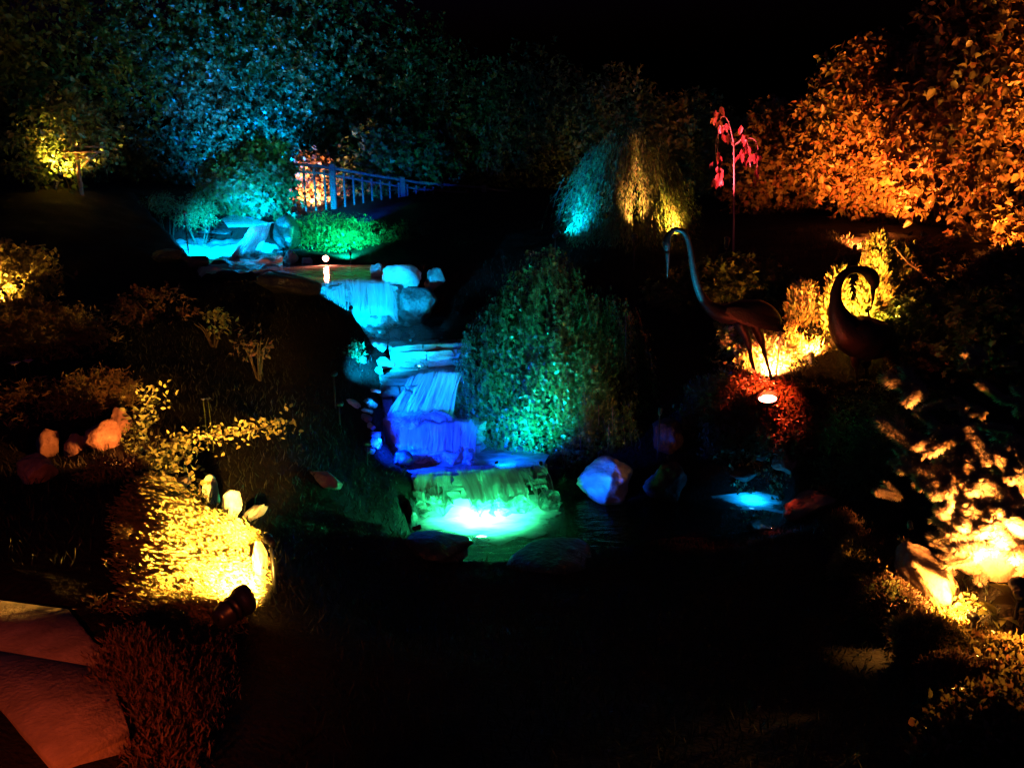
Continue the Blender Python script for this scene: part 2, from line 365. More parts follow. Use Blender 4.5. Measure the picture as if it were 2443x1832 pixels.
xs = np.concatenate([-np.geomspace(300, 9, 14), np.arange(-8.6, 8.61, .075), np.geomspace(9, 300, 14)])
ys = np.concatenate([[-60, -20, -6, -2], np.arange(0, 18.5, .075), np.geomspace(19, 600, 22)])
gx, gy = np.meshgrid(xs, ys); gxy = np.c_[gx.ravel(), gy.ravel()]
clampd = np.c_[np.clip(gxy[:, 0], -14, 14), np.clip(gxy[:, 1], -1, 32)]
ggz = ground_h(clampd)
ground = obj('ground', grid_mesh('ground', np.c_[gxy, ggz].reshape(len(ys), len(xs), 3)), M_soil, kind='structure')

# ------------------------------------------------------------------ water
def water_pool(name, key, mat, dz=0.0):
    pol = POLY[key].copy(); c = pol.mean(0); n = len(pol)
    # concentric rings give a real, slightly uneven surface
    rings = [pol, c + (pol - c) * .7, c + (pol - c) * .35]
    V = np.vstack(rings + [c[None]]); V[:, 2] = ZL[key] + dz + .006 * wob(V, 11, 2.0)
    F = []
    for k in range(2):
        for i in range(n): F.append((k * n + i, k * n + (i + 1) % n, (k + 1) * n + (i + 1) % n, (k + 1) * n + i))
    for i in range(n): F.append((2 * n + i, 2 * n + (i + 1) % n, 3 * n))
    ar = np.sum(pol[:, 0] * np.roll(pol[:, 1], -1) - np.roll(pol[:, 0], -1) * pol[:, 1])
    if ar < 0: F = [f[::-1] for f in F]
    V -= c; o = obj(name, mesh_faces(name, V, F, True), mat, loc=c, kind='structure'); return o
water_pool('pool_water', 'low', M_pool)
water_pool('stream_water', 'e', M_milky2)
water_pool('stream_water', 'd', M_milky2)
water_pool('stream_water', 'c', M_milky2)
water_pool('stream_water', 'b', M_dark)
water_pool('stream_water', 'a', M_milky2)
def rapid():                        # shallow water running over a stony slope, lumpy with foam
    us = np.linspace(335, 675, 70); vs = np.linspace(566, 656, 46); G = np.zeros((46, 70, 3)); E = np.zeros((46, 70))
    for i, v in enumerate(vs):
        for j, u in enumerate(us): G[i, j] = Q(u, v, ZL['left'] - .02)
    f = G.reshape(-1, 3); lump = .07 * np.abs(wob(f, 71, .7)) + .045 * np.abs(wob(f, 72, 1.9)) + .012 * wob(f, 73, 5.); f[:, 2] += lump
    s = sdist(f[:, :2], POLY['left']); f[:, 2] -= np.clip(s / .1, 0, 3) * .12
    org = f.mean(0); o = obj('stream_rapid', grid_mesh('stream_rapid', f.reshape(46, 70, 3) - org), M_milky, loc=org, kind='structure'); return o
rapid()
water_pool('stream_water', 'top', M_milky)

def waterfall(name, lip, zt, zb, out, mat, seed=0, nu=90, nv=34, spread=1.0, back=.10, shift=0.0, dy=0.0, ledge=0.0, dens=1.0):
    rg = np.random.default_rng(seed)
    L = bez([Q(u, v, zt) for u, v in lip], nu); n = len(L); s = np.linspace(0, 1, n)
    width = np.linalg.norm(np.diff(L, axis=0), axis=1).sum()
    c = L.mean(0); t = np.linspace(-.18, 1, nv); h = zt - zb
    j = np.c_[s * width, np.zeros(n), np.zeros(n)]
    a1 = wob(j, seed + 1, 2.2); a2 = wob(j, seed + 2, 6.0); a3 = wob(j, seed + 4, 15.0)
    G = np.zeros((nv, n, 3)); UV = np.zeros((nv, n, 2)); E = np.zeros((nv, n))
    for i, tt in enumerate(t):
        tc = np.clip(tt * (1 + .18 * a1), 0, 1) if tt > 0 else 0 * s
        lg = 1 / (1 + np.exp(-(tc - .5 - .12 * a2) * 16)) * ledge         # water kicks out over a hidden ledge stone
        if tt < 0: fwd = tt / .18 * back + 0 * s; z = zt + .008 + 0 * s
        else: fwd = (out - ledge) * tc ** .75 * (1 + .3 * a1) + lg; z = zt + .008 - (h + .03) * tc ** (1.45 - .5 * (ledge > 0))
        amp = np.clip(tt, 0, 1) ** .6; sp_ = 1 + (spread - 1) * max(tt, 0)
        G[i, :, 0] = c[0] + (L[:, 0] - c[0]) * sp_ + shift * np.clip(tt, 0, 1) + .02 * a2 * amp
        G[i, :, 1] = L[:, 1] - fwd - amp * (.02 * a2 + .006 * a3 + .012 * np.sin(a1 * 5 + tt * 7)) + dy
        G[i, :, 2] = z + .012 * a2 * (1 - amp)
        UV[i, :, 0] = s * width * 2.2 + .06 * tt * a1 + seed * .37; UV[i, :, 1] = tt * h * 2 + seed
        E[i] = np.minimum(s, 1 - s) * width / .12
    org = G.reshape(-1, 3).mean(0); me = grid_mesh(name, G - org, True, UV)
    at = me.attributes.new('edge', 'FLOAT', 'POINT'); at.data.foreach_set('value', E.ravel().astype(np.float32))
    o = obj(name, me, mat, loc=org, kind='structure')
    # separate strands of white water in front of the sheet
    SV, SF, SE = [], [], []; ns = int(width / .016 * dens); off = 0
    for k in range(ns):
        i0 = rg.integers(2, n - 2); s0 = i0 / (n - 1); w0 = rg.uniform(.002, .009) * (2.2 if rg.random() < .2 else 1); of_ = 1 + rg.normal() * .10; dx = rg.normal() * .02
        t0 = 0 if rg.random() < .7 else rg.uniform(0, .5); t1 = 1 if rg.random() < .75 else rg.uniform(.5, .95)
        tt = np.linspace(t0, t1, 12); fi = np.interp(tt, t, np.arange(nv)); lo_ = np.clip(fi.astype(int), 0, nv - 2); fr_ = fi - lo_
        pt = G[lo_, i0] * (1 - fr_)[:, None] + G[lo_ + 1, i0] * fr_[:, None]
        pt[:, 1] -= .006 + .02 * tt * abs(of_ - 1) * 8; pt[:, 0] += dx * tt + .006 * np.sin(tt * 9 + k)
        w_ = w0 * (.5 + 1.3 * tt) * np.clip(np.minimum(tt - t0, t1 - tt) / .12 + .15, 0, 1)
        for q, ww in zip(pt, w_): SV += [q - [ww, 0, 0], q - [0, ww * .6, 0], q + [ww, 0, 0]]
        for a_ in range(11):
            b_ = off + a_ * 3; SF += [(b_, b_ + 1, b_ + 4, b_ + 3), (b_ + 1, b_ + 2, b_ + 5, b_ + 4)]
        off += 36
    if SV: obj('strand', mesh_faces('strand', np.array(SV) - org, SF, True), M_strand, o, kind='stuff')
    # churned foam where it lands
    bl = G[-1].copy(); bl[:, 2] = zb; m = max(8, int(width / .035)); ii = np.linspace(0, n - 1, m).astype(int)
    rows = []
    for k, a_ in enumerate(np.linspace(-.2, math.pi * .98, 9)):
        rr = .075 + .035 * wob(np.c_[bl[ii, 0], np.full(m, k * .11), bl[ii, 1]], seed + 7, 4.0) + .015 * rg.normal(size=m)
        rr = rr * np.clip(np.minimum(ii, n - 1 - ii) / (.12 * n), .15, 1) * (1.3 if k in (3, 4, 5) else 1)
        rows.append(np.c_[bl[ii, 0] + .01 * rg.normal(size=m), bl[ii, 1] - math.cos(a_) * rr * 1.9, zb + math.sin(a_) * rr * .8 - .004])
    Gf = np.array(rows); of = Gf.reshape(-1, 3).mean(0)
    f = obj('foam', grid_mesh('foam', Gf - of, True), M_foam, loc=of, kind='structure')
    return o
# last fall into the green pool
waterfall('waterfall', [(1085,1128),(1160,1122),(1243,1117)], ZL['e'], ZL['low'], .18, M_fallfull, 21, shift=.12)
waterfall('waterfall', [(985,1134),(1040,1131),(1085,1129)], ZL['e'], ZL['low'], .07, M_fallthin, 25, dens=.3)
waterfall('waterfall', [(1243,1116),(1270,1113),(1298,1108)], ZL['e'], ZL['low'], .18, M_fallthin, 27, shift=.14, dens=.5)
# fourth fall
waterfall('waterfall', [(890,996),(920,1000),(958,1004)], ZL['d'], ZL['e'], .10, M_fallfull, 31, shift=.05)
waterfall('waterfall', [(955,1004),(1040,1012),(1100,1008),(1140,1015)], ZL['d'], ZL['e'], .20, M_fallfull, 33, ledge=.07)
# third fall
waterfall('waterfall', [(975,898),(1040,890),(1104,891)], ZL['c'], ZL['d'], .26, M_fallfull, 41, spread=1.3, shift=-.12, ledge=.10)
waterfall('waterfall', [(1000,894),(1050,890),(1098,891)], ZL['c'], ZL['d'], .32, M_fall, 43, spread=1.35, shift=-.14, ledge=.08)
# second fall
waterfall('waterfall', [(750,681),(800,673),(860,670),(944,677)], ZL['a'], ZL['b'], .5, M_fallfull, 51, shift=.12, ledge=.15)
# cascade at the top and the wet slide beside it
waterfall('waterfall', [(598,541),(622,537),(650,534)], ZL['top'], ZL['left'] - .02, .8, M_fallwhite, 61, spread=2.3, back=.3, shift=-.02, ledge=.25)

# ------------------------------------------------------------------ stones
def rock_mesh(name, rx, ry, rz, seed, sub=4, rough=.26, cuts=13):
    rg = np.random.default_rng(seed); bm = bmesh.new(); bmesh.ops.create_icosphere(bm, subdivisions=sub, radius=1)
    V = np.array([v.co[:] for v in bm.verts])
    for _ in range(cuts):          # planar cuts make facets
        nrm = unit(1, rg)[0]; h = rg.uniform(.55, .88); dd = V @ nrm; V = V - np.outer(np.clip(dd - h, 0, None) * .93, nrm)
    V = V * (1 + rough * .6 * wob(V, seed + 1, .45) + rough * .3 * wob(V, seed + 2, 1.3) + rough * .16 * wob(V, seed + 3, 2.6) + rough * .07 * wob(V, seed + 4, 6.))[:, None]
    V = V * np.array([rx, ry, rz])
    for v, c in zip(bm.verts, V): v.co = c
    me = bpy.data.meshes.new(name); bm.to_mesh(me); bm.free()
    me.polygons.foreach_set('use_smooth', np.ones(len(me.polygons), bool)); return me
def boulder(u, v, w, h, d, label, mat, seed, tilt=0.0, depth=.8, rough=.22, group=None, yaw=0.0):
    if seed not in (101, 102, 1021, 103, 104):      # slide along the line of sight until it beds into the ground
        best = None
        for k in np.linspace(.86, 1.14, 57):
            q = P(u, v, d * k); f = q[2] - .7 * h * mpp(d * k, v) / 2 * 1.12 - gz(q[0], q[1])
            cost = max(0, f) * 10 + max(0, -f - .06) * 4 + abs(k - 1)
            if best is None or cost < best[0]: best = (cost, d * k)
        d = best[1]
    s = mpp(d, v); p = P(u, v, d); rx, rz = w * s / 2, h * s / 2 * 1.12
    o = obj('boulder', rock_mesh('boulder', rx, max(rx, rz) * depth, rz, seed, rough=rough), mat, loc=p)
    o.rotation_euler = (0, R(tilt), R(yaw)); tag(o, label, 'boulder', group); return o

def stone_wall(label, line, zb, zt, course=.085, length=.2, mat=None, seed=0, thick=.16, setback=.02, cat='stone wall'):
    """dry laid cut stones following a lip line (world points), each stone a child"""
    rg = np.random.default_rng(seed); mat = mat or M_block
    L = np.asarray(line); c = np.array([L[:, 0].mean(), L[:, 1].mean(), zb])
    root = empty('stone_wall', c, label, cat)
    seg = np.linalg.norm(np.diff(L[:, :2], axis=0), axis=1); cum = np.r_[0, np.cumsum(seg)]; tot = cum[-1]
    nrow = max(2, int(round((zt - zb) / course))); hs = rg.uniform(.7, 1.35, nrow); hs = hs / hs.sum() * (zt - zb); z0s = np.r_[0, np.cumsum(hs)]
    protos = []
    for k in range(8):
        bm = bmesh.new(); bmesh.ops.create_cube(bm, size=1); bmesh.ops.subdivide_edges(bm, edges=bm.edges[:], cuts=2, use_grid_fill=True)
        for vv in bm.verts:
            r_ = vv.co.length; vv.co = vv.co * (1 - .22 * max(0, r_ - .6)) + Vector(rg.normal(size=3) * .035)
        me = bpy.data.meshes.new('stone'); bm.to_mesh(me); bm.free(); me.materials.append(mat); protos.append(me)
    for r_ in range(nrow):
        x = -rg.uniform(0, length * .6); ch = hs[r_]
        while x < tot:
            ln = length * rg.uniform(.5, 1.7); a, b = max(x, 0) + .004, min(x + ln, tot) - .004; x += ln
            if b - a < .04: continue
            m = (a + b) / 2; px = np.interp(m, cum, L[:, 0]); py = np.interp(m, cum, L[:, 1])
            e = .02; ang = math.atan2(np.interp(m + e, cum, L[:, 1]) - np.interp(m - e, cum, L[:, 1]), np.interp(m + e, cum, L[:, 0]) - np.interp(m - e, cum, L[:, 0]))
            o = obj('stone', protos[rg.integers(8)], parent=root)
            o.location = (px - c[0], py - c[1] + setback + thick / 2 + rg.uniform(-.035, .03), z0s[r_] + ch / 2 - .004)
            o.rotation_euler = (rg.normal() * .06, rg.normal() * .045, ang + rg.normal() * .09 + (math.pi if rg.random() < .5 else 0))
            o.scale = ((b - a) * 1.03, thick * rg.uniform(.9, 1.2), ch * rg.uniform(.92, 1.06))
    return root
def lipline(pts, z): return [Q(u, v, z) for u, v in pts]
stone_wall('wet stone courses behind the lowest fall above the green pool', lipline([(975,1136),(1080,1129),(1180,1121),(1240,1117),(1300,1108)], ZL['e']), ZL['low'] - .1, ZL['e'] - .012, .09, .19, M_block, 1)
stone_wall('wet stone step behind the dark blue fourth fall', lipline([(882,994),(950,1003),(1040,1012),(1100,1008),(1150,1016)], ZL['d']), ZL['e'] - .1, ZL['d'] - .012, .09, .2, M_block, 2)
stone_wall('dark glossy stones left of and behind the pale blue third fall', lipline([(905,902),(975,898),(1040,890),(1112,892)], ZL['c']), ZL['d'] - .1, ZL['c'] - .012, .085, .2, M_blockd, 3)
stone_wall('low blue lit block wall crossing the stream above the third fall', lipline([(925,826),(1010,822),(1120,818)], ZL['b']), ZL['c'] - .08, ZL['b'] + .0, .085, .17, M_block, 4)
stone_wall('stone weir behind the bright cyan second fall', lipline([(740,684),(800,674),(860,671),(955,678)], ZL['a']), ZL['b'] - .1, ZL['a'] - .012, .1, .24, M_block, 5)

# boulders: column, row, width px, height px, distance, label, material, seed, tilt
B = [
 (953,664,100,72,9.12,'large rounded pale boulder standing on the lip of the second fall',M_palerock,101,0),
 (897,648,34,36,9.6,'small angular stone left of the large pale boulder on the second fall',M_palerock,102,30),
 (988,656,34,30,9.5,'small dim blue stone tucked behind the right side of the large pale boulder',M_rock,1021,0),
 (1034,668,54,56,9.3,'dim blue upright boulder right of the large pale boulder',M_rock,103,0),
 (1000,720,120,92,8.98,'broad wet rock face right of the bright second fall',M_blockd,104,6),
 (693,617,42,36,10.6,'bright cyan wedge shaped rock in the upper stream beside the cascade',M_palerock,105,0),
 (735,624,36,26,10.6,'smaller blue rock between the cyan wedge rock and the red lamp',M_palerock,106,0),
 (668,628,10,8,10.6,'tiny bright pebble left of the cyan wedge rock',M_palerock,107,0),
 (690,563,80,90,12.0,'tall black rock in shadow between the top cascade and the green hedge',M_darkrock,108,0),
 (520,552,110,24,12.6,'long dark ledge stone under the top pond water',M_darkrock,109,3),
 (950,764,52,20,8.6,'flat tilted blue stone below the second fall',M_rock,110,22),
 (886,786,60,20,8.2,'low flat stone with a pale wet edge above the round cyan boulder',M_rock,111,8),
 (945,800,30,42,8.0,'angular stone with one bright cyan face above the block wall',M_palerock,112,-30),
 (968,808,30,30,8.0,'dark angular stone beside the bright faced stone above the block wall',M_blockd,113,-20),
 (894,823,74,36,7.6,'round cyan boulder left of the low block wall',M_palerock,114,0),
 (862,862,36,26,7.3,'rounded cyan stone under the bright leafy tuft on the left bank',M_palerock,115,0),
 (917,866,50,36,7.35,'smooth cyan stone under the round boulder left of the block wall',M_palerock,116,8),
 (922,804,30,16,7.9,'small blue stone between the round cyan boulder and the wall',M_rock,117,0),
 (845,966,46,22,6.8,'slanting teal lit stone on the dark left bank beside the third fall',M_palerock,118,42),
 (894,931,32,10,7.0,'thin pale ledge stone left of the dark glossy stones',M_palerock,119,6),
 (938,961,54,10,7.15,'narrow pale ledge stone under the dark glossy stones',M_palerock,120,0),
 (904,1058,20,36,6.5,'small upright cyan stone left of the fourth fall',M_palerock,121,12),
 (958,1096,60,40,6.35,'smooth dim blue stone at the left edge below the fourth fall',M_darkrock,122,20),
 (1450,1146,158,100,6.35,'big blue lit boulder at the pool below the weeping maple',M_palerock,123,6),
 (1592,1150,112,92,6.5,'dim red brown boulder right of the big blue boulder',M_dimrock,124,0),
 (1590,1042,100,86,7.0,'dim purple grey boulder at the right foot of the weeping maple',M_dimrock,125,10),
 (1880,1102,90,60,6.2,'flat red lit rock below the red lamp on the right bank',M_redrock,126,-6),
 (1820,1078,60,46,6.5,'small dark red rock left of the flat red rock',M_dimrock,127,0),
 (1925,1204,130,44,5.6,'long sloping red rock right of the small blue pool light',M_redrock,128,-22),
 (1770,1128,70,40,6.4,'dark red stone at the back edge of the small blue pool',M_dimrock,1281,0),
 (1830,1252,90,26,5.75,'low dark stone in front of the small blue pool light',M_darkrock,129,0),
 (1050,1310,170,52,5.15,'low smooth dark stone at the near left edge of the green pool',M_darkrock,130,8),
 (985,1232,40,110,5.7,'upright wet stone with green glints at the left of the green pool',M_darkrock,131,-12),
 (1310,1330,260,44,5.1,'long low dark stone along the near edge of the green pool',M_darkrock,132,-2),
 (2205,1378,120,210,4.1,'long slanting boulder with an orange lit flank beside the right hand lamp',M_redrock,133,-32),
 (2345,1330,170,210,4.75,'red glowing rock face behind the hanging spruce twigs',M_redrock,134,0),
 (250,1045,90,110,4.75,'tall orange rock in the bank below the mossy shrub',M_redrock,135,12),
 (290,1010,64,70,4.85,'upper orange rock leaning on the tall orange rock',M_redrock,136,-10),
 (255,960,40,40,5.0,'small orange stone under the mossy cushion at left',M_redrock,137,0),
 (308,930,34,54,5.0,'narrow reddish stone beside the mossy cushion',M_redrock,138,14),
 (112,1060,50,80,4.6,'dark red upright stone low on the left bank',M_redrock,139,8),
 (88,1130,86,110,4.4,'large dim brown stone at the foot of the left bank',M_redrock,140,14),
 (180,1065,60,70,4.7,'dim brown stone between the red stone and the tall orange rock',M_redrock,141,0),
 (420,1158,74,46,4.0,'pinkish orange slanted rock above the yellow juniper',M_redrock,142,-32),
 (505,1172,44,84,3.72,'upright pale slab standing left in the row above the lamp',M_palerock,143,8),
 (553,1206,54,74,3.62,'squat bright slab in the middle of the row above the lamp',M_palerock,144,18),
 (603,1226,92,30,3.58,'long slanting stone with a red tip at the right of the row',M_palerock,145,-38),
 (565,1285,34,46,3.5,'small white hot stone under the row above the lamp',M_palerock,146,16),
 (622,1350,26,110,3.45,'narrow stone with an orange rim right of the lamp glow',M_redrock,147,-6),
 (770,1146,96,54,5.2,'dim grey stone on the dark bank left of the lowest fall',M_rock,148,0),
 (30,715,60,20,7.0,'dull stone lying under the yellow bush at the left edge',M_redrock,149,0),
 (82,714,40,14,6.9,'small red lit stone beside the yellow bush at the left edge',M_redrock,150,0),
]
_rs = np.random.default_rng(44)
ORD = 'first second third fourth fifth sixth seventh eighth ninth tenth eleventh twelfth thirteenth'.split()
SG = {}
for i, u in enumerate(np.sort(_rs.uniform(862, 985, 13))):
    v = _rs.uniform(756, 815); lab = ORD[i] + ' small stone from the left in the heap between second fall and block wall'; SG[lab] = 'stones heaped below the second fall'
    B.append((u, v, _rs.uniform(18, 36), _rs.uniform(12, 22), 8.9 - (v - 756) / 59 * 1.2, lab, M_rock if i % 3 else M_palerock, 600 + i, _rs.uniform(-25, 25)))
for i in range(11):
    t = i / 10; u = 905 + 45 * math.sin(t * 9) * .4 - 30 * t; v = 885 + 190 * t
    lab = ORD[i] + ' small wet stone from the top along the left edge of the lower falls'; SG[lab] = 'stones edging the lower falls'
    B.append((u, v, _rs.uniform(22, 40), _rs.uniform(14, 24), 7.25 - 1.0 * t, lab, M_rock if i % 2 else M_blockd, 630 + i, _rs.uniform(-25, 25)))
for (u, v, w, h, d, lab, m, sd, tl) in B: boulder(u, v, w, h, d, lab, m, sd, tl, group=SG.get(lab))

# edging stones silhouetted along the left bank of the upper stream
edge_lab = ['leftmost black edging stone along the near bank of the upper stream', 'second black edging stone from the left along the upper stream bank',
            'third black edging stone from the left along the upper stream bank', 'fourth black edging stone from the left along the upper stream bank',
            'fifth black edging stone, lowest before the second fall, on the upper bank']
for i, (u, v, w, h, d) in enumerate([(410,612,90,44,9.6),(470,628,70,50,9.4),(525,652,90,62,9.2),(585,662,110,50,9.05),(690,682,150,60,8.75)]):
    boulder(u, v, w, h, d, edge_lab[i], M_darkrock, 200 + i, 4, group='dark edging stones on the upper left bank')

# ------------------------------------------------------------------ path with slabs
zp = ZP; pc = PATHP.mean(0); pp = pc + (PATHP - pc) * .985; pp[:, 2] = zp - .02
path = obj('path', mesh_faces('path', np.vstack([pp, pp - [0, 0, .3]]), [tuple(range(7))] + [(i, i + 7, (i + 1) % 7 + 7, (i + 1) % 7) for i in range(7)]), M_slab, kind='structure')
def slab(parent, quad, z0, z1, mat, name='paving_slab', gap=.008):
    q = np.array([Q(u, v, z1) for u, v in quad]); c = q.mean(0); q = c + (q - c) * (1 - gap)
    lo = q.copy(); lo[:, 2] = z0; n = len(q)
    ins = c + (q - c) * .985; ins[:, 2] += .006
    V = np.vstack([lo, q, ins]); F = [tuple(range(2 * n, 3 * n))]
    for k in range(2):
        for i in range(n): F.append((k * n + i, k * n + (i + 1) % n, (k + 1) * n + (i + 1) % n, (k + 1) * n + i))
    return obj(name, mesh_faces(name, V - c, F), mat, parent=parent, loc=c)
slab(path, [(-400,1380),(165,1455),(250,1560),(262,1600),(-120,1535),(-400,1490)], zp - .02, zp, M_slab, gap=.003)
slab(path, [(-120,1535),(262,1600),(308,1740),(128,1824),(0,1690)], zp - .02, zp + .003, M_slab, gap=.003)
slab(path, [(120,1838),(318,1748),(330,1790),(322,1880),(180,1980)], zp - .3, zp - .16, M_slab, 'step_slab')

# ------------------------------------------------------------------ lamps
LENS = {}; LS = 1.0
def lamp(label, p, target, color, watts, cone=110, blend=.6, size=.035, L=.11, lens=30., stake=True, soft=.03, ltarget=None, name='garden_spotlight', off=.03):
    p = np.asarray(p, float)
    if stake: p[2] = max(p[2], gz(p[0], p[1]) + .05)
    dirv = Vector(np.asarray(target, float) - p).normalized()
    q = dirv.to_track_quat('Z', 'Y'); root = empty(name, p, label, 'spotlight')
    root.rotation_mode = 'QUATERNION'; root.rotation_quaternion = q
    # housing: turned profile with fins and a hood, open at the front
    prof = [(.01, -1.06), (.35, -1.04), (.66, -.97), (.82, -.86), (.86, -.62), (.95, -.6), (.95, -.52), (.86, -.5), (.86, -.4), (.95, -.38), (.95, -.3), (.88, -.28), (1.0, -.1), (1.12, .0), (1.12, .18), (1.02, .18), (1.0, .02), (.9, -.02)]
    a = np.linspace(0, 2 * math.pi, 20, endpoint=False)
    G = np.array([[[size * r_ * math.cos(t), size * r_ * math.sin(t), L * z_ + (.25 * size * math.sin(t) if z_ > .1 else 0)] for t in a] for r_, z_ in prof])
    obj('housing', grid_mesh('housing', G, True, closed=True), M_black, root)
    key = tuple(color)
    if key not in LENS: LENS[key] = emit('lens_glow_%d' % len(LENS), tuple(.7 * c + .045 for c in color), lens)
    Gd = np.array([[[size * .9 * r_ * math.cos(t), size * .9 * r_ * math.sin(t), .006 * (1 - r_ * r_) - .002] for t in a] for r_ in (1, .6, .02)])
    obj('lens', grid_mesh('lens', Gd, True, closed=True), LENS[key], root)
    if stake:
        inv = np.array(q.to_matrix()).T
        zb = gz(p[0], p[1]) - .04; back = p - np.array(dirv) * L * .5
        pts = [back, np.array([back[0], back[1], min(back[2] - .02, zb + .02)]), np.array([back[0], back[1], zb - .05])]
        V, F = tube(pts, [.008, .008, .004], 6); V = (np.array(V) - p) @ inv.T
        obj('stake', mesh_faces('stake', V, F), M_black, root)
    ld = bpy.data.lights.new('lamp_light', 'SPOT'); ld.energy = watts * LS; ld.color = color; ld.spot_size = R(cone); ld.spot_blend = blend
    ld.shadow_soft_size = soft
    lo = bpy.data.objects.new('lamp_light', ld); link(lo); lo.parent = root
    lo.location = (0, 0, off); lo.rotation_euler = (math.pi, 0, 0)
    if ltarget is not None:        # light aimed apart from its housing, no reflector there
        wp = p + np.array(dirv) * off; lq = Vector(np.asarray(ltarget, float) - wp).to_track_quat('-Z', 'Y')
        lo.rotation_mode = 'QUATERNION'; lo.rotation_quaternion = q.inverted() @ lq
    return root
AMB = (1, .38, .055); GOLD = (1, .47, .06); WARM = (1, .42, .14); RED = (1, .10, .035); CYAN = (.0, .42, 1.0); BLUE = (.0, .12, 1.0); TEAL = (.0, .8, .75); GREEN = (.10, 1.0, .48)
PINK = (1, .10, .14)

# amber lamp at the yellow juniper, lower left
lamp('black spotlight in front of the yellow lit juniper at lower left', P(578,1446,2.82) + [0, 0, .02], P(622,1402,2.9), GOLD, 1250, 112, .8, .056, .125, soft=.02, off=.12, ltarget=P(435,1350,3.15))
lamp('added dim amber fill light between the juniper and the olive mound', P(335,1400,3.15) + [0, 0, .12], P(215,1220,3.9), AMB, 14, 100, .9, .018, .045)  # added source, brightens the mound that the spotlight leaves dark
lamp('added amber fill light for the upright slabs above the juniper', P(642,1310,3.15) + [0, 0, .05], P(470,1130,3.8), GOLD, 420, 76, .9, .02, .05)  # extra unseen source, reaches slabs and branches the juniper screens off
lamp('added red orange fill light out of frame at the near left', (-1.0, .95, 3.0), P(170,1690,2.12), (1, .11, .013), 48, 84, .9, .02, .05)  # added source outside the frame to brighten the path slabs
# lamp behind the left edge bush
lamp('hidden amber lamp under the yellow bush at the left edge', P(-25,735,6.85), P(10,600,7.25), GOLD, 800, 100, .9)
lamp('added orange fill light behind the yellow trailing branches', P(345,1110,4.25) + [0, 0, .08], P(170,1050,4.7), (1, .25, .04), 48, 120, .9, .02, .05)  # put in to light the orange rocks, no fixture in view
# bird table bush lamp
lamp('small amber lamp under the bird table bush at upper left', P(135,436,11.85), P(165,300,12.2), GOLD, 1100, 105, .8)
# upper stream, cyan
lamp('blue spotlight on the near bank aimed at the top cascade', P(452,606,9.7) + [0, 0, .5], P(545,592,11.3), CYAN, 12000, 56, .7, .02, .06)
lamp('blue uplight at the foot of the teal lit trees', P(600,500,15.0), P(660,200,17.5), (.0, .19, 1.0), 7600, 120, 1.0, .025, .06)
lamp('blue lamp on the ground in front of the cyan lit shrub', P(640,545,12.9), P(590,420,14.3), (.0, .22, 1.0), 2400, 60, 1.0, .02, .05)
lamp('blue spotlight on the dark bank facing the second fall', P(838,752,8.15) + [0, 0, .08], P(850,690,9.2), CYAN, 190, 140, .7, .02, .05)
lamp('small blue lamp on the left bank aimed at the round cyan boulder', P(800,905,6.55) + [0, 0, .05], P(935,845,7.6), CYAN, 900, 46, .9, .02, .05)
lamp('white blue lamp at the foot of the low block wall', P(1000,873,7.36), P(1020,700,7.1), CYAN, 40, 160, .6, .014, .03, stake=False, lens=25, off=.012)
lamp('blue spotlight low on the left bank aimed at the third fall', P(815,985,6.4) + [0, 0, .08], P(1040,930,7.3), (.0, .24, 1.0), 330, 40, .9, .02, .05)
lamp('deep blue spotlight on the left bank aimed at the fourth fall', P(880,1085,6.1) + [0, 0, .10], P(1060,1050,6.9), (.0, .035, 1.0), 420, 90, .9, .02, .05)
lamp('added teal fill light at the water edge aimed at the weeping maple', P(1290,1110,6.1) + [0, 0, .02], P(1240,890,7.3), (.0, .62, .48), 560, 84, 1.0, .014, .03, stake=False)  # extra source standing in for wall and pool lamp light on the maple
lamp('added deep blue fill light at the water under the maple fringe', P(1185,1108,6.36) + [0, 0, .02], P(1260,1040,7.0), (.0, .12, 1), 60, 130, .9, .012, .03, stake=False)  # added for the blue tint at the bottom of the maple
lamp('added deep blue fill light at the near pool edge for the big boulder', P(1000,1275,5.42) + [0, 0, .06], P(1440,1145,6.3), (.0, .09, 1.0), 420, 15, .8, .02, .05)  # narrow beam added to turn the boulder blue
# fence
lamp('warm lamp on the ground behind the wooden fence', P(745,520,15.25), P(750,430,16.2), WARM, 800, 110, .8, .025, .06)
lamp('deep blue lamp on the bank facing the wooden fence', P(850,522,13.2), P(900,440,15.2), (.0, .08, 1.0), 420, 80, 1.0, .02, .05)
lamp('glowing red and white lamp between the green hedge and the upper stream', P(777,617,10.9), P(775,640,9.5), (1, .22, .12), 60, 160, .6, .045, .05, lens=60)
lamp('green lamp on the ground in front of the low hedge', P(835,604,10.9), P(800,550,12.2), (.0, 1, .62), 900, 90, .9, .02, .05)
# pool lights
lamp('submerged lamp glowing through the green pool', Q(1148,1230,ZL['low']) - [0, 0, .20], Q(1148,1228,ZL['low']) + [0, .03, .5], (.04, 1, .36), 380, 154, .2, .06, .08, stake=False, lens=90, soft=.05)
lamp('submerged blue lamp in the small pool at the right', Q(1795,1192,ZL['low']) - [0, 0, .09], Q(1795,1190,ZL['low']) + [0, 0, .5], (.0, .33, 1), 11, 178, .2, .035, .06, stake=False, lens=30, soft=.04)
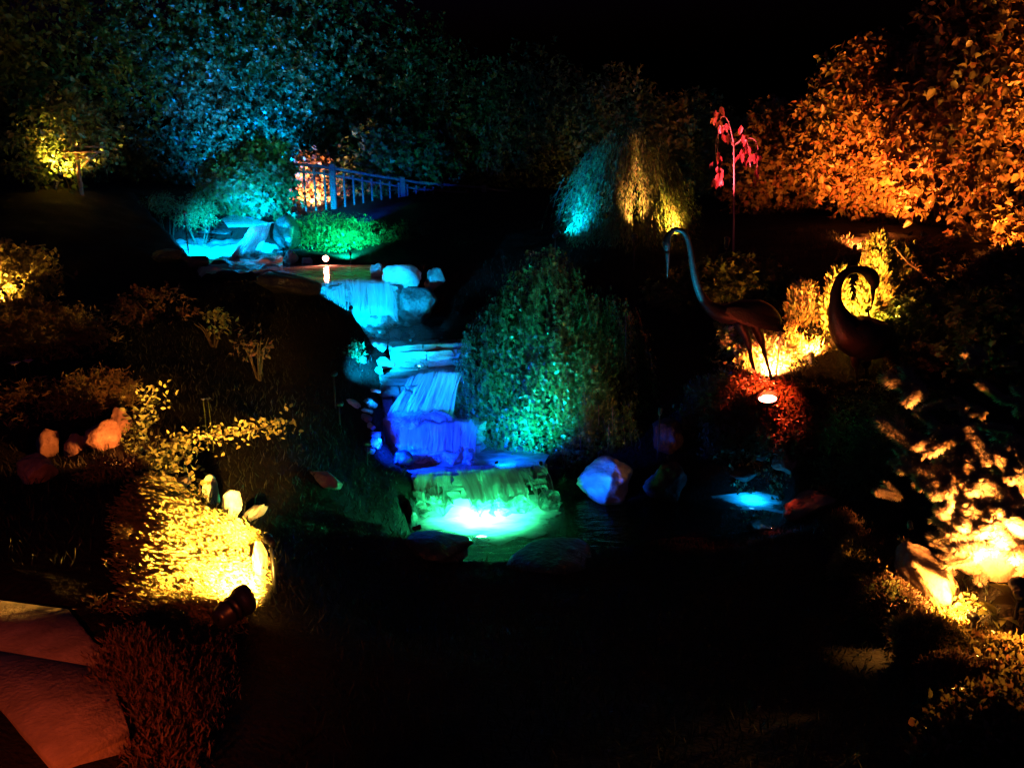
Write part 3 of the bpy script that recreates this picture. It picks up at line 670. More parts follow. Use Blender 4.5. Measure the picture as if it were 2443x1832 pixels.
# right side
lamp('flat red glowing lamp below the left crane', P(1830,966,6.6) + [0, 0, .06], P(1832,700,6.42), (1, .085, .02), 60, 176, .4, .085, .05, lens=70, ltarget=P(1840,600,7.2))
lamp('added red fill light behind the left crane legs shining down the slope', P(1850,905,7.2) + [0, 0, .42], P(1815,972,6.95), (1, .07, .02), 900, 72, 1.0, .02, .05)  # unseen helper giving the red glow on the ground cover
lamp('added amber fill light beside the left crane feet', P(1835,938,7.45) + [0, 0, .03], P(1840,800,8.2), (1, .29, .055), 3600, 150, .7, .02, .05)  # extra source added for the white-hot glow above the flat red lamp
lamp('added teal fill light right of the maple facing the left crane neck', P(1575,990,6.7) + [0, 0, .05], P(1640,640,7.4), (.0, .5, .8), 1300, 26, .9, .02, .05)  # added to put teal light on the crane's neck
lamp('hidden yellow lamp behind the right crane', P(2045,900,7.5), P(2085,700,8.2), (1, .42, .05), 1900, 130, .6)
lamp('hidden amber lamp left of the right crane', P(1930,895,7.6), P(1925,740,8.2), (1, .25, .03), 1900, 130, .6)
lamp('added amber fill light behind the conifers aimed at the hedge trees', P(2040,590,9.2), P(2140,330,11.6), (1, .20, .028), 3400, 98, 1.0, .025, .06)  # added because the other uplight leaves these trees dark
lamp('yellow lamp under the upper weeping tree', P(1610,566,10.45), P(1590,500,11.1), GOLD, 1300, 66, .8)
lamp('orange lamp inside the upper weeping tree', P(1515,566,9.9), P(1515,430,11.0), (1, .33, .10), 1300, 36, .9)
lamp('blue lamp left of the upper weeping tree', P(1330,556,10.5), P(1420,470,11.3), (.0, .30, 1), 1100, 75, .9)
lamp('red uplight at the foot of the red leaved sapling', P(1735,572,9.6), P(1765,340,10.1), PINK, 1300, 42, 1.0)
lamp('amber uplight beneath the tall orange lit tree at right', P(2540,740,7.6), P(2250,300,10), (1, .23, .028), 7500, 104, 1.0)
lamp('bright lamp under the spruce at the right edge', P(2425,1408,3.48) + [0, 0, .03], P(2340,1130,4.1), (1, .32, .055), 1150, 120, .8, .035, .09)
lamp('amber lamp beside the big boulder on the right', P(2315,1490,3.45) + [0, 0, .05], P(2220,1400,4.0), AMB, 300, 110, .9, .022, .05)
lamp('added amber fill light hanging free above the mossy ridge', P(2172,1258,3.78), P(2205,1500,3.55), AMB, 210, 88, 1.0, .014, .035, stake=False)  # free-floating source added to light the ridge and mounds
lamp('small amber lamp among the broad leaves at the right edge', P(2450,1490,3.35) + [0, 0, .12], P(2420,1620,2.95), AMB, 220, 70, .9, .02, .05)

# ------------------------------------------------------------------ leaves
OVATE = ([(0, 0, 0), (-.27, .34, .07), (-.2, .7, .03), (0, 1, -.1), (.2, .7, .03), (.27, .34, .07)], [(0, 3, 2, 1), (0, 5, 4, 3)])
NARROW = ([(0, 0, 0), (-.10, .4, .03), (0, 1, -.06), (.10, .4, .03)], [(0, 2, 1), (0, 3, 2)])
LOBED = ([(0, 0, 0), (-.34, .02, .03), (-.2, .3, .04), (-.5, .52, .0), (-.17, .58, .04), (0, 1, -.1), (.17, .58, .04), (.5, .52, .0), (.2, .3, .04), (.34, .02, .03)],
         [(0, 2, 1), (0, 4, 3, 2), (0, 5, 4), (0, 6, 5), (0, 8, 7, 6), (0, 9, 8)])
DISSECT = ([(0, 0, 0), (-.55, .35, -.1), (-.08, .25, 0), (-.35, .85, -.15), (-.05, .45, 0), (0, 1.1, -.2), (.05, .45, 0), (.35, .85, -.15), (.08, .25, 0), (.55, .35, -.1)],
           [(0, 2, 1), (2, 4, 3), (4, 6, 5), (6, 8, 7), (8, 0, 9), (0, 8, 6, 4, 2)])
SPRIG = ([(-.05, 0, 0), (.05, 0, 0), (.13, .55, .02), (0, 1, 0), (-.13, .55, .02), (0, .02, -.05), (0, .02, .05), (0, .6, .13), (0, .6, -.13)],
         [(0, 1, 2, 3, 4), (5, 8, 3, 7, 6)])
NEEDLE = ([(-.035, 0, 0), (.035, 0, 0), (0, 1, 0), (0, 0, .04)], [(0, 1, 2), (1, 3, 2), (3, 0, 2)])

G_dark = leaf_mat('deep_green_leaves', [(.02, .045, .012), (.045, .085, .02), (.075, .10, .03), (.05, .06, .02)])
G_mid = leaf_mat('green_leaves', [(.04, .075, .018), (.07, .12, .03), (.11, .13, .045), (.09, .07, .03)])
G_autumn = leaf_mat('autumn_leaves', [(.10, .085, .025), (.15, .10, .03), (.12, .11, .035), (.16, .055, .03), (.09, .075, .025)])
G_orange = leaf_mat('orange_brown_leaves', [(.20, .09, .04), (.26, .15, .06), (.16, .07, .05), (.28, .2, .08)])
G_red = leaf_mat('red_leaves', [(.30, .05, .04), (.22, .04, .04), (.34, .12, .08)], .3, .35)
G_maple = leaf_mat('fine_maple_leaves', [(.03, .085, .03), (.055, .13, .05), (.04, .07, .035), (.08, .14, .05)], .22, .3, .7)
G_heath = leaf_mat('golden_juniper', [(.12, .11, .03), (.17, .145, .045), (.21, .17, .06), (.15, .10, .035)], .6, .2)
G_brown = leaf_mat('brown_heather', [(.10, .05, .035), (.14, .06, .04), (.09, .07, .03), (.16, .09, .06)], .7, .2)
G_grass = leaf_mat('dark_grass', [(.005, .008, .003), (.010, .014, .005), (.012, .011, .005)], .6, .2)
G_spruce = leaf_mat('spruce_needles', [(.14, .105, .07), (.20, .15, .10), (.24, .17, .13)], .5, .15)
G_hedge = leaf_mat('box_leaves', [(.03, .09, .025), (.05, .13, .04), (.07, .14, .05)], .35, .25, .5)
G_yellow = leaf_mat('yellow_green_conifer', [(.10, .11, .02), (.15, .14, .03), (.18, .13, .04)], .6, .25)

def twigs(lobes, n, per, size, seed, droop=.25, shell=.16, spread=.22, gap=-.55, cull=.75, outward=.6, gapf=.9):
    """leaf positions and frames: twigs on the shells of several ellipsoids, each with a few leaves"""
    rg = np.random.default_rng(seed)
    C = np.array([l[0] for l in lobes], float); A = np.array([l[1] for l in lobes], float)
    wgt = (A[:, 0] * A[:, 2]) ** 1.0; li = rg.choice(len(lobes), n, p=wgt / wgt.sum())
    dv = unit(n, rg); r_ = 1 - np.abs(rg.normal(size=n)) * shell; r_ = np.where(rg.random(n) < .12, rg.uniform(.35, .9, n), r_)
    r_ += .10 * wob(dv * 2 + C[li], seed + 9, 1.0)
    p = C[li] + dv * A[li] * r_[:, None]
    nr = dv / A[li]; nr /= np.linalg.norm(nr, axis=1, keepdims=True)
    tc = CAM - p; tc /= np.linalg.norm(tc, axis=1, keepdims=True)
    back = (nr * tc).sum(1) < -.35
    keep = (wob(p, seed + 5, gapf) > gap) & ~(back & (rg.random(n) < cull))
    p, nr = p[keep], nr[keep]; m = len(p)
    ax = nr * outward + unit(m, rg) * .75 + [0, 0, .15]; ax /= np.linalg.norm(ax, axis=1, keepdims=True)
    ln = size * rg.uniform(1.6, 3.2, m)
    t = rg.random((m, per))
    pos = p[:, None] + ax[:, None] * (ln[:, None] * t)[..., None] + rg.normal(size=(m, per, 3)) * size * spread
    pos[..., 2] -= droop * size * t * 2
    pos = pos.reshape(-1, 3); axx = np.repeat(ax, per, 0); nn = np.repeat(nr, per, 0)
    la = axx * .5 + unit(len(pos), rg) * .9 + [0, 0, -droop]
    ln_ = nn * .7 + unit(len(pos), rg) * .7 + [0, 0, .5]
    return pos, frames(la, ln_), size * rg.uniform(.6, 1.25, len(pos))
def lobe_cluster(c, rx, ry, rz, k, seed, jit=.62, small=.5):
    rg = np.random.default_rng(seed); out = [(np.array(c), np.array([rx, ry, rz]) * .72)]
    for i in range(k):
        dv = unit(1, rg)[0]; dv[1] = -abs(dv[1]) * .8 if rg.random() < .7 else dv[1]
        s = rg.uniform(small * .7, small * 1.2)
        out.append((np.array(c) + dv * np.array([rx, ry, rz]) * jit, np.array([rx, ry, rz]) * s))
    return out
def trunk_of(root, base, top, r0, seed, limbs=4, spread=.8):
    rg = np.random.default_rng(seed); base = np.asarray(base, float); top = np.asarray(top, float); loc = np.array(root.location)
    mid = (base + top) / 2 + rg.normal(size=3) * [.12, .12, 0] * np.linalg.norm(top - base) * .3
    path_ = bez([base - [0, 0, .1], mid, top], 14)
    parts = [tube(path_, np.linspace(r0 * 1.15, r0 * .35, len(path_)), 9)]
    for i in range(limbs):
        s = path_[int(len(path_) * rg.uniform(.35, .8))]; dv = unit(1, rg)[0] * spread; dv[2] = abs(dv[2]) * .8 + .2
        L_ = np.linalg.norm(top - base) * .4
        pl = bez([s, s + dv * L_ * .5 + [0, 0, .05], s + dv * L_], 9); parts.append(tube(pl, np.linspace(r0 * .5, r0 * .1, len(pl)), 6))
    V, F = merge(parts)
    return obj('trunk', mesh_faces('trunk', np.array(V) - loc, F, True), M_bark, root)
def foliage(root, data, tmpl, mat, name='foliage'):
    pos, rot, s = data; loc = np.array(root.location)
    return obj(name, inst_mesh(name, tmpl, pos - loc, rot, s), mat, root, kind='stuff')
def tree(u, v, d, hw, hh, label, mat, seed, n=2200, per=8, size=.14, k=9, tmpl=LOBED, group=None, ry=.7, gap=-.55, name='broadleaf_tree', base_v=None):
    s = mpp(d, v); c = P(u, v, d); rx, rz = hw * s, hh * s
    zb = gz(np.clip(c[0], -13, 13), c[1]); base = np.array([c[0], c[1] + .2, zb])
    root = empty(name, base, label, 'tree', group)
    trunk_of(root, base, c + [0, 0, rz * .4], max(.05, .05 * rz), seed)
    foliage(root, twigs(lobe_cluster(c, rx, rx * ry, rz, k, seed), n, per, size, seed, gap=gap), tmpl, mat, 'crown')
    return root
def shrub(u, v, d, hw, hh, label, mat, seed, n=500, per=6, size=.07, k=5, tmpl=OVATE, group=None, ry=.8, gap=-.7, name='shrub', cat='shrub', droop=.2, flat=None, outward=.6):
    s = mpp(d, v); c = P(u, v, d); rx, rz = hw * s, hh * s
    zb = min(gz(c[0], c[1]), c[2] - rz * .3); base = np.array([c[0], c[1], zb])
    root = empty(name, base, label, cat, group)
    V, F = [], []
    rg = np.random.default_rng(seed); parts = []
    for i in range(5):
        e = c + unit(1, rg)[0] * np.array([rx, rx * ry, rz]) * .7; e[2] = max(e[2], zb + .05)
        pl = bez([base - [0, 0, .05], (base + e) / 2 + [0, 0, .04], e], 8); parts.append(tube(pl, np.linspace(.012, .004, len(pl)), 5))
    V, F = merge(parts); obj('stem', mesh_faces('stem', np.array(V) - base, F), M_bark, root)
    foliage(root, twigs(lobe_cluster(c, rx, rx * ry, rz, k, seed), n, per, size, seed, gap=gap, droop=droop, outward=outward), tmpl, mat)
    return root

# ------------------------------------------------------------------ trees behind
TG = 'broadleaf trees forming the dark backdrop'
tree(60,120,15.5,340,330,'dark broadleaf tree filling the upper left corner',G_dark,301,2400,8,.115,tmpl=OVATE,group=TG)
tree(420,230,17.5,300,330,'dim teal tree above the upper stream, left of the fence',G_dark,302,4901,8,.085,group=TG)
tree(760,150,18.5,340,340,'tallest backdrop tree rising above the wooden fence',G_dark,303,4400,8,.088,group=TG)
tree(1010,300,19,260,235,'backdrop tree with a sloping edge right of the fence lamp',G_dark,304,4147,8,.085,tmpl=OVATE,group=TG)
tree(1250,330,18.5,210,180,'low dark tree left behind the upper weeping tree',G_mid,305,1700,8,.105,tmpl=OVATE,group=TG)
tree(1450,330,18,190,150,'dim greyish tree directly behind the upper weeping tree',G_mid,306,1700,8,.105,tmpl=OVATE,group=TG)
tree(1690,400,16.5,190,160,'dim tree behind the red leaved sapling',G_mid,307,2175,8,.105,tmpl=OVATE,group=TG)
tree(1900,430,13.5,200,200,'brownish tree between the red sapling and the tall orange tree',G_autumn,308,2600,8,.10,group=TG)
tree(2080,330,11.5,180,190,'mid height amber tree left of the tall orange tree',G_autumn,309,2600,8,.10,tmpl=OVATE,group=TG)
big = tree(2330,300,10.2,220,300,'tall orange lit tree at the right edge with large leaves',G_autumn,310,3200,8,.115,tmpl=OVATE,k=11,gap=-.35)
tree(2205,360,11.0,120,200,'amber tree filling the gap left of the tall orange tree',G_autumn,312,2000,8,.10,group=TG)
tree(2400,640,9.2,150,150,'red brown lower shrubby tree under the tall orange tree',G_autumn,311,900,8,.11,name='shrubby_tree')
shrub(590,425,14.3,115,90,'bright cyan lit leafy shrub left of the fence',G_mid,320,1500,8,.10,6,LOBED,gap=-.9,name='leafy_shrub')
shrub(900,400,16.8,170,80,'blue green shrub growing behind the middle of the fence',G_mid,321,900,8,.10,6,LOBED,gap=-.7,name='leafy_shrub')
shrub(750,455,16.4,105,105,'orange leaved shrub glowing behind the fence pickets',G_orange,322,700,8,.10,5,LOBED,gap=-.9,name='leafy_shrub')
shrub(150,330,12.3,130,125,'yellow lit bush behind the bird table',G_mid,323,600,7,.10,6,OVATE,gap=-.45,name='leafy_shrub')
shrub(30,660,7.2,95,70,'yellow glowing low bush at the left edge',G_heath,324,420,7,.055,5,OVATE,gap=-.5,name='leafy_shrub')

# large near leaves of the tall orange tree, each its own piece
rg = np.random.default_rng(77)
leafme = mesh_faces('leaf', np.array(LOBED[0]) * [1, 1, 1.4], LOBED[1]); leafme.materials.append(G_autumn)
bl = np.array(big.location)
leafm2 = mesh_faces('leaf', np.array(OVATE[0]) * [1.2, 1, 1.6], OVATE[1]); leafm2.materials.append(G_autumn)
for i in range(150):
    u, v = rg.uniform(2150, 2440), rg.uniform(60, 560)
    if v < 400 - (u - 2000) * .95: continue
    p = P(u, v, rg.uniform(8.55, 9.1)) ; o = obj('leaf', leafme if i % 3 == 0 else leafm2, None, big, loc=p - bl)
    s = rg.uniform(.07, .14); o.scale = (s, s, s)
    fr = frames(unit(1, rg) + [[0, 0, -.5]], unit(1, rg) * .6 + [[0, -1, .4]])[0]; o.rotation_euler = Matrix(fr.tolist()).to_euler()

# ------------------------------------------------------------------ hedges and cushions
HG = 'low clipped hedges beside the upper stream'
shrub(800,562,12.1,120,42,'bright green lit low hedge behind the red lamp',G_hedge,330,1500,6,.055,6,NARROW,group=HG,gap=-1.2,name='low_hedge',cat='hedge')
shrub(715,562,12.4,46,48,'blue teal end of the low hedge left of the bright green hedge',G_hedge,331,500,6,.055,3,NARROW,group=HG,gap=-1.2,name='low_hedge',cat='hedge')
shrub(960,568,12.3,70,36,'dim green low hedge right of the bright green hedge',G_hedge,332,500,6,.055,4,NARROW,group=HG,gap=-1.1,name='low_hedge',cat='hedge')
shrub(1140,590,11.9,90,22,'barely lit low hedge in the dark lawn',G_hedge,333,350,6,.055,4,NARROW,group=HG,gap=-.8,name='low_hedge',cat='hedge')
shrub(470,508,12.4,58,30,'small teal cushion shrub above the dark ledge by the top pond',G_hedge,334,500,6,.05,4,NARROW,gap=-1.2,name='cushion_shrub')
shrub(395,490,12.8,48,22,'dim green cushion shrub left of the teal one by the top pond',G_hedge,335,260,6,.05,3,NARROW,gap=-.8,name='cushion_shrub')
shrub(110,800,6.2,170,75,'dark olive cushion shrub on the left bank',G_heath,336,1600,6,.05,6,SPRIG,gap=-1.2,name='cushion_shrub')
shrub(355,740,7.0,120,55,'brownish loose shrub right of the olive cushion',G_brown,337,500,7,.05,5,OVATE,gap=-.3,name='loose_shrub')
shrub(505,770,6.6,60,30,'small yellowish sprig shrub above the dark lawn at left',G_heath,338,160,7,.045,4,OVATE,gap=-.2,name='loose_shrub')
shrub(610,820,6.3,55,35,'sparse pale sprig at the edge of the left lawn',G_brown,339,50,6,.04,4,OVATE,gap=0,name='loose_shrub')
shrub(235,940,5.2,85,60,'mossy olive cushion above the orange rocks',G_heath,340,900,6,.04,4,SPRIG,gap=-1.2,name='cushion_shrub')
shrub(90,990,5.2,110,90,'dim mossy cushion on the left bank beside the red stone',G_heath,341,700,6,.045,5,SPRIG,gap=-1.0,name='cushion_shrub')
shrub(235,1210,4.0,75,110,'dim olive mossy mound left of the yellow juniper',G_heath,342,1200,6,.035,4,SPRIG,gap=-1.2,name='cushion_shrub')
shrub(170,1330,3.5,90,90,'dark brown heather clump above the path',G_brown,343,500,6,.04,4,SPRIG,gap=-.8,name='heather_clump')
# golden juniper carpet by the lamp
def carpet(label, cells, mat, seed, n, size, lean, name='carpet_juniper', cat='shrub', tmpl=SPRIG):
    rg = np.random.default_rng(seed); c = np.mean([P(*q[:3]) for q in cells], 0); zb = gz(c[0], c[1])
    root = empty(name, np.array([c[0], c[1], zb]), label, cat)
    lob = [(P(u, v, d), np.array([hw, hw * .8, hh]) * mpp(d, v)) for u, v, d, hw, hh in cells]
    pos, rot, s = twigs(lob, n, 7, size, seed, gap=-1.3, droop=0, outward=1.2, spread=.3, cull=.9, shell=.08)
    m = len(pos); la = rot[:, :, 1] * .55 + np.array(lean) + unit(m, rg) * .25
    foliage(root, (pos, frames(la, unit(m, rg) + [0, -.5, .5]), s), tmpl, mat)
    V, F = merge([tube(bez([np.array([c[0], c[1], zb - .05]), (lob[i][0] + [c[0], c[1], zb]) / 2, lob[i][0]], 6), [.012] * 6 if False else .010, 5) for i in range(len(lob))])
    obj('stem', mesh_faces('stem', np.array(V) - root.location, F), M_bark, root); return root
def ground_sprigs(label, poly, mat, seed, n, size, lean, height=.06, bump=.08, name='carpet_juniper', cat='shrub', tmpl=SPRIG, per=7, spread=.02):
    rg = np.random.default_rng(seed); pw = np.array([hit(u, v) for u, v in poly]); c = pw.mean(0)
    root = empty(name, np.array([c[0], c[1], gz(c[0], c[1])]), label, cat); lo, hi = pw[:, :2].min(0), pw[:, :2].max(0)
    xy = rg.uniform(lo, hi, (n * 4, 2)); sd = sdist(xy, pw); ok = sd < .02 * rg.normal(size=len(xy)); xy = xy[ok][:n]; sd = sd[ok][:n]; m = len(xy)
    hgt = bump * (np.clip(-sd / .12, 0, 1)) * (.75 + .5 * wob(np.c_[xy, np.zeros(m)], seed + 3, 2.2))
    p = np.c_[xy, ground_h(xy) + hgt]
    le = np.array(lean, float) + unit(m, rg) * .35; t = rg.random((m, per))
    pos = (p[:, None] + le[:, None] * (height * t)[..., None] + rg.normal(size=(m, per, 3)) * spread).reshape(-1, 3); k = len(pos)
    la = np.repeat(le, per, 0) + unit(k, rg) * .45
    foliage(root, (pos, frames(la, unit(k, rg) + [0, -.6, .5]), size * rg.uniform(.6, 1.25, k)), tmpl, mat)
    parts = []
    for i in rg.integers(0, m, 9):
        parts.append(tube(bez([np.array(root.location) - [0, 0, .02], (np.array(root.location) + p[i]) / 2 + [0, 0, .02], p[i]], 6), .006, 5))
    for v_, f_ in parts: obj('stem', mesh_faces('stem', np.array(v_) - np.array(root.location), f_), M_bark, root)
    return root
# cotoneaster branches
def spray(label, pts, mat, seed, n, size, width, name='trailing_branch', tmpl=OVATE):
    rg = np.random.default_rng(seed); pl = bez([P(*q) for q in pts], 26); c = pl[0].copy()
    root = empty(name, c, label, 'branch'); V, F = tube(pl, np.linspace(.009, .003, len(pl)), 5)
    obj('stem', mesh_faces('stem', np.array(V) - c, F), M_bark, root)
    i = rg.integers(0, len(pl), n); pos = pl[i] + rg.normal(size=(n, 3)) * width
    foliage(root, (pos, frames(unit(n, rg) + [0, -.2, .2], unit(n, rg) * .7 + [0, -.8, .5]), size * rg.uniform(.6, 1.2, n)), tmpl, mat)
    return root
ground_sprigs('golden carpet juniper lit bright yellow around the black spotlight',
    [(318,1210),(350,1170),(445,1180),(480,1225),(560,1265),(645,1300),(650,1400),(605,1480),(545,1560),(440,1580),(345,1500),(312,1360)], G_heath, 350, 4600, .024, (-.85, -.3, .3), .07, .11, spread=.014)
spray('yellow leafed trailing branch reaching right over the dark lawn', [(330,1130,4.05),(400,1070,4.1),(480,1045,4.15),(580,1030,4.25),(690,1005,4.35)], G_heath, 361, 520, .034, .035)
spray('yellow leafed branch climbing up from the trailing branch', [(320,1170,3.95),(325,1080,4.1),(335,1000,4.2),(370,940,4.35)], G_heath, 362, 420, .034, .04)
spray('short yellow sprig beside the upright slabs', [(470,1240,3.7),(478,1190,3.75),(475,1150,3.8)], G_heath, 363, 90, .03, .022)
spray('broad lower part of the yellow trailing branches', [(330,1190,3.95),(390,1130,4.0),(450,1085,4.1)], G_heath, 364, 320, .034, .05)
# heather and grass at the path edge
ground_sprigs('red brown heather spilling over the path edge', [(235,1640),(280,1560),(440,1585),(545,1565),(530,1640),(490,1790),(340,1800),(315,1700)], G_brown, 351, 2600, .028, (-.1, -.2, .8), .07, .05, 'heather_clump', tmpl=NARROW)
ground_sprigs('dim heather tuft at the bottom edge beside the step', [(340,1800),(480,1795),(470,1850),(350,1850)], G_brown, 352, 300, .035, (0, -.2, .8), .06, .03, 'heather_clump', tmpl=NARROW)

# ------------------------------------------------------------------ weeping maple over the stream
def weeping(u, v, d, hw, hh, label, mat, seed, n, step, size, tmpl, name, hang=(.25, .6), base=None, trunk_r=.05, skirt=.55, jit=.02, back=.35, down=1.0, tiers=None, pw=2.2, gapw=1.3):
    rg = np.random.default_rng(seed); s = mpp(d, v); c = P(u, v, d); rx, rz = hw * s, hh * s
    bx, by = c[0], c[1] + .1; zb = gz(bx, by); base = np.array([bx, by, zb]); top = np.array([bx, by, c[2] + rz * .8])
    root = empty(name, base, label, 'tree'); trunk_of(root, base, top, trunk_r, seed, 5, .7)
    pos, ax, strands = [], [], []
    for ti, (tu, tv, td, thw, thh, tn) in enumerate(tiers or [(u, v, d, hw, hh, n)]):
        s_ = mpp(td, tv); tc = P(tu, tv, td); tx, tz = thw * s_, thh * s_; zlo = tc[2] - tz
        for i in range(tn):
            r_ = math.sqrt(rg.uniform(.0, 1)); ph = rg.uniform(0, 2 * math.pi)
            if math.sin(ph) > .2 and rg.random() < 1 - back: continue
            if math.sin(11 * ph + 3 * ti) + .6 * math.sin(23 * ph + ti) > gapw: continue
            rr = r_ * (1 + .12 * math.sin(3 * ph + seed + ti) + .10 * math.sin(7 * ph + ti))
            x = tc[0] + tx * rr * math.cos(ph); y = tc[1] + tx * .85 * rr * math.sin(ph)
            z = tc[2] + tz * (1 - 1.25 * r_ ** pw) + rg.normal() * .05 + .14 * tz * math.sin(5 * ph + r_ * 6 + ti * 2)
            L_ = rg.uniform(*hang) * (1 + .8 * r_); zend = max(z - L_, zlo + rg.uniform(-.10, .16))
            if z - zend < .05: continue
            k = max(2, int((z - zend) / step)); t = np.linspace(0, 1, k)
            ox, oy = math.cos(ph) * .2 * L_, math.sin(ph) * .2 * L_
            pts = np.c_[x + ox * np.sin(t * 1.6), y + oy * np.sin(t * 1.6), z - (z - zend) * t ** 1.2]
            pos.append(pts + rg.normal(size=(k, 3)) * jit); ax.append(np.tile([ox * 1.5, oy * 1.5, -.5 * down], (k, 1)))
            if i % 9 == 0: strands.append(pts)
    pos = np.vstack(pos); ax = np.vstack(ax); m = len(pos)
    la = ax / (np.linalg.norm(ax, axis=1, keepdims=True) + 1e-6) + unit(m, rg) * .55
    nn = (pos - c) * [1, 1, .3] + unit(m, rg) * .35 + [0, 0, .2]
    foliage(root, (pos, frames(la, nn), size * rg.uniform(.6, 1.25, m)), tmpl, mat, 'crown')
    V, F = merge([tube(q, .004, 4, False) for q in strands if len(q) > 2]); obj('twig', mesh_faces('twig', np.array(V) - base, F), M_bark, root, kind='stuff')
    return root
weeping(1315,868,7.75,225,235,'large weeping maple mound overhanging the falls, lit teal at its left',G_maple,401,1900,.034,.056,DISSECT,'weeping_maple',(.12,.4),trunk_r=.05,
        tiers=[(1300,800,7.9,165,185,700),(1205,905,7.6,120,180,560),(1430,900,7.75,115,190,560),(1310,960,7.35,150,150,520),(1165,1000,7.2,95,105,280),(1400,1020,7.3,100,95,260),(1475,905,7.7,95,175,420),(1455,1030,7.25,85,85,220),(1140,900,7.45,65,120,200)])
weeping(1498,455,11.35,142,118,'small weeping tree above the bank, blue at left and yellow at right',G_mid,402,2100,.045,.075,NARROW,'weeping_tree',(.35,.9),trunk_r=.04,jit=.02,pw=3.2,gapw=.75)
shrub(1430,545,11.0,90,30,'dark hummock of foliage below the upper weeping tree',G_dark,403,600,6,.05,4,NARROW,gap=-1.2,name='cushion_shrub')

# red leaved sapling: each hanging leaf is a piece
root = empty('red_leaved_sapling', on_ground(1752,575,10.1), 'thin stemmed sapling with hanging red leaves before the dark trees', 'tree')
rl = np.array(root.location); st = bez([rl - [0, 0, .05], P(1751,480,10.1), P(1750,330,10.1)], 12)
V, F = tube(st, np.linspace(.014, .008, len(st)), 6); M_stem = solid('pinkish_stem', (.30, .16, .15), (.42, .24, .22), 10, .5, .2)
obj('stem', mesh_faces('stem', np.array(V) - rl, F), M_stem, root)
arms = [[(1750,340),(1735,285),(1716,290),(1712,380)], [(1750,350),(1775,330),(1785,350),(1790,400)], [(1750,345),(1790,330),(1808,350),(1806,410)], [(1750,350),(1728,300),(1708,340),(1712,430)]]
rlm = mesh_faces('leaf', OVATE[0], OVATE[1]); rlm.materials.append(G_red); rg = np.random.default_rng(5)
for a_ in arms:
    pl = bez([P(u, v, 10.1 + rg.normal() * .08) for u, v in a_], 16); V, F = tube(pl, np.linspace(.007, .003, len(pl)), 5)
    obj('twig', mesh_faces('twig', np.array(V) - rl, F), M_stem, root)
for cl in [(1718,285,16,26,9),(1722,300,12,30,7),(1714,385,10,30,6),(1712,420,13,22,9),(1722,405,8,20,4),(1768,325,10,18,5),(1775,355,14,24,9),(1790,345,12,14,5),(1803,365,10,20,7),(1797,400,8,8,2),(1794,425,6,5,1)]:
    for i in range(cl[4]):
        p = P(cl[0] + rg.normal() * cl[2] * .6, cl[1] + rg.normal() * cl[3] * .6, 10.05 + rg.normal() * .08); o = obj('leaf', rlm, None, root, loc=p - rl)
        s = rg.uniform(.08, .15); o.scale = (s * .8, s, s); fr = frames(np.array([[0, 0, -1.]]) + unit(1, rg) * .5, unit(1, rg) * .6 + [[0, -1, 0]])[0]; o.rotation_euler = Matrix(fr.tolist()).to_euler()

# ------------------------------------------------------------------ right bank conifers and shrubs
def column(u0, v0, v1, d, hw, label, mat, seed, n=420, size=.06, group='upright conifers behind the right crane'):
    rg = np.random.default_rng(seed); s = mpp(d, (v0 + v1) / 2); b = P(u0, v1, d); t = P(u0, v0, d); base = np.array([b[0], b[1], min(gz(b[0], b[1]), b[2])])
    root = empty('upright_conifer', base, label, 'conifer', group)
    V, F = tube(bez([base, (base + t) / 2, t], 8), np.linspace(.03, .008, 8) if False else .018, 6); obj('trunk', mesh_faces('trunk', np.array(V) - base, F), M_bark, root)
    per = 9; h = rg.random(n) ** .9; ph = rg.uniform(0, 6.28, n); rad = hw * s * (1 - h) ** .45 * rg.uniform(.55, 1.1, n) * (1 + .25 * np.sin(ph * 4 + h * 9))
    p0 = base + np.c_[rad * np.cos(ph), rad * np.sin(ph), h * (t[2] - base[2])]
    tt = rg.random((n, per)); pos = p0[:, None] + np.stack([np.cos(ph)[:, None] * .02 * tt, np.sin(ph)[:, None] * .02 * tt, .16 * (tt - .4)], -1) + rg.normal(size=(n, per, 3)) * .012
    pos = pos.reshape(-1, 3); m = len(pos); ax = np.tile([0, 0, 1.0], (m, 1)) + unit(m, rg) * .55 + np.repeat(np.c_[np.cos(ph), np.sin(ph), 0 * ph], per, 0) * .5
    foliage(root, (pos, frames(ax, unit(m, rg)), size * rg.uniform(.6, 1.2, m)), SPRIG, mat); return root
column(2060,575,880,8.1,44,'tallest upright yellow conifer directly behind the right crane',G_yellow,411,620)
column(2125,600,860,8.2,50,'upright yellow conifer right of the right crane',G_yellow,412,560)
column(1975,660,880,8.1,40,'amber upright conifer left of the right crane',G_yellow,413,460)
column(1900,690,890,8.3,60,'broad amber conifer between the two cranes',G_autumn,414,620)
shrub(1872,848,7.85,85,58,'bristly low juniper glowing white behind the left crane legs',G_heath,415,560,7,.075,4,NARROW,gap=-1.0,name='bristly_juniper')
shrub(1775,845,8.0,80,85,'orange lit foliage behind the left crane body',G_autumn,416,420,7,.06,4,LOBED,gap=-.8,name='leafy_shrub')
shrub(1755,945,7.0,105,55,'dim red ground cover left of the flat red lamp',G_autumn,417,500,6,.05,4,OVATE,gap=-.9,name='ground_cover')
shrub(1885,1030,6.6,105,45,'dim red ground cover below the flat red lamp',G_autumn,418,520,6,.05,4,OVATE,gap=-.9,name='ground_cover')
shrub(1812,930,6.95,26,18,'tiny white lit tuft between the left crane feet and the lamp',G_heath,419,60,6,.035,3,OVATE,gap=-.6,name='tuft')
shrub(2150,975,6.6,170,60,'dark blue shadowed shrub in front of the right crane',G_dark,420,1200,6,.055,6,NARROW,gap=-1.2,name='dark_shrub')
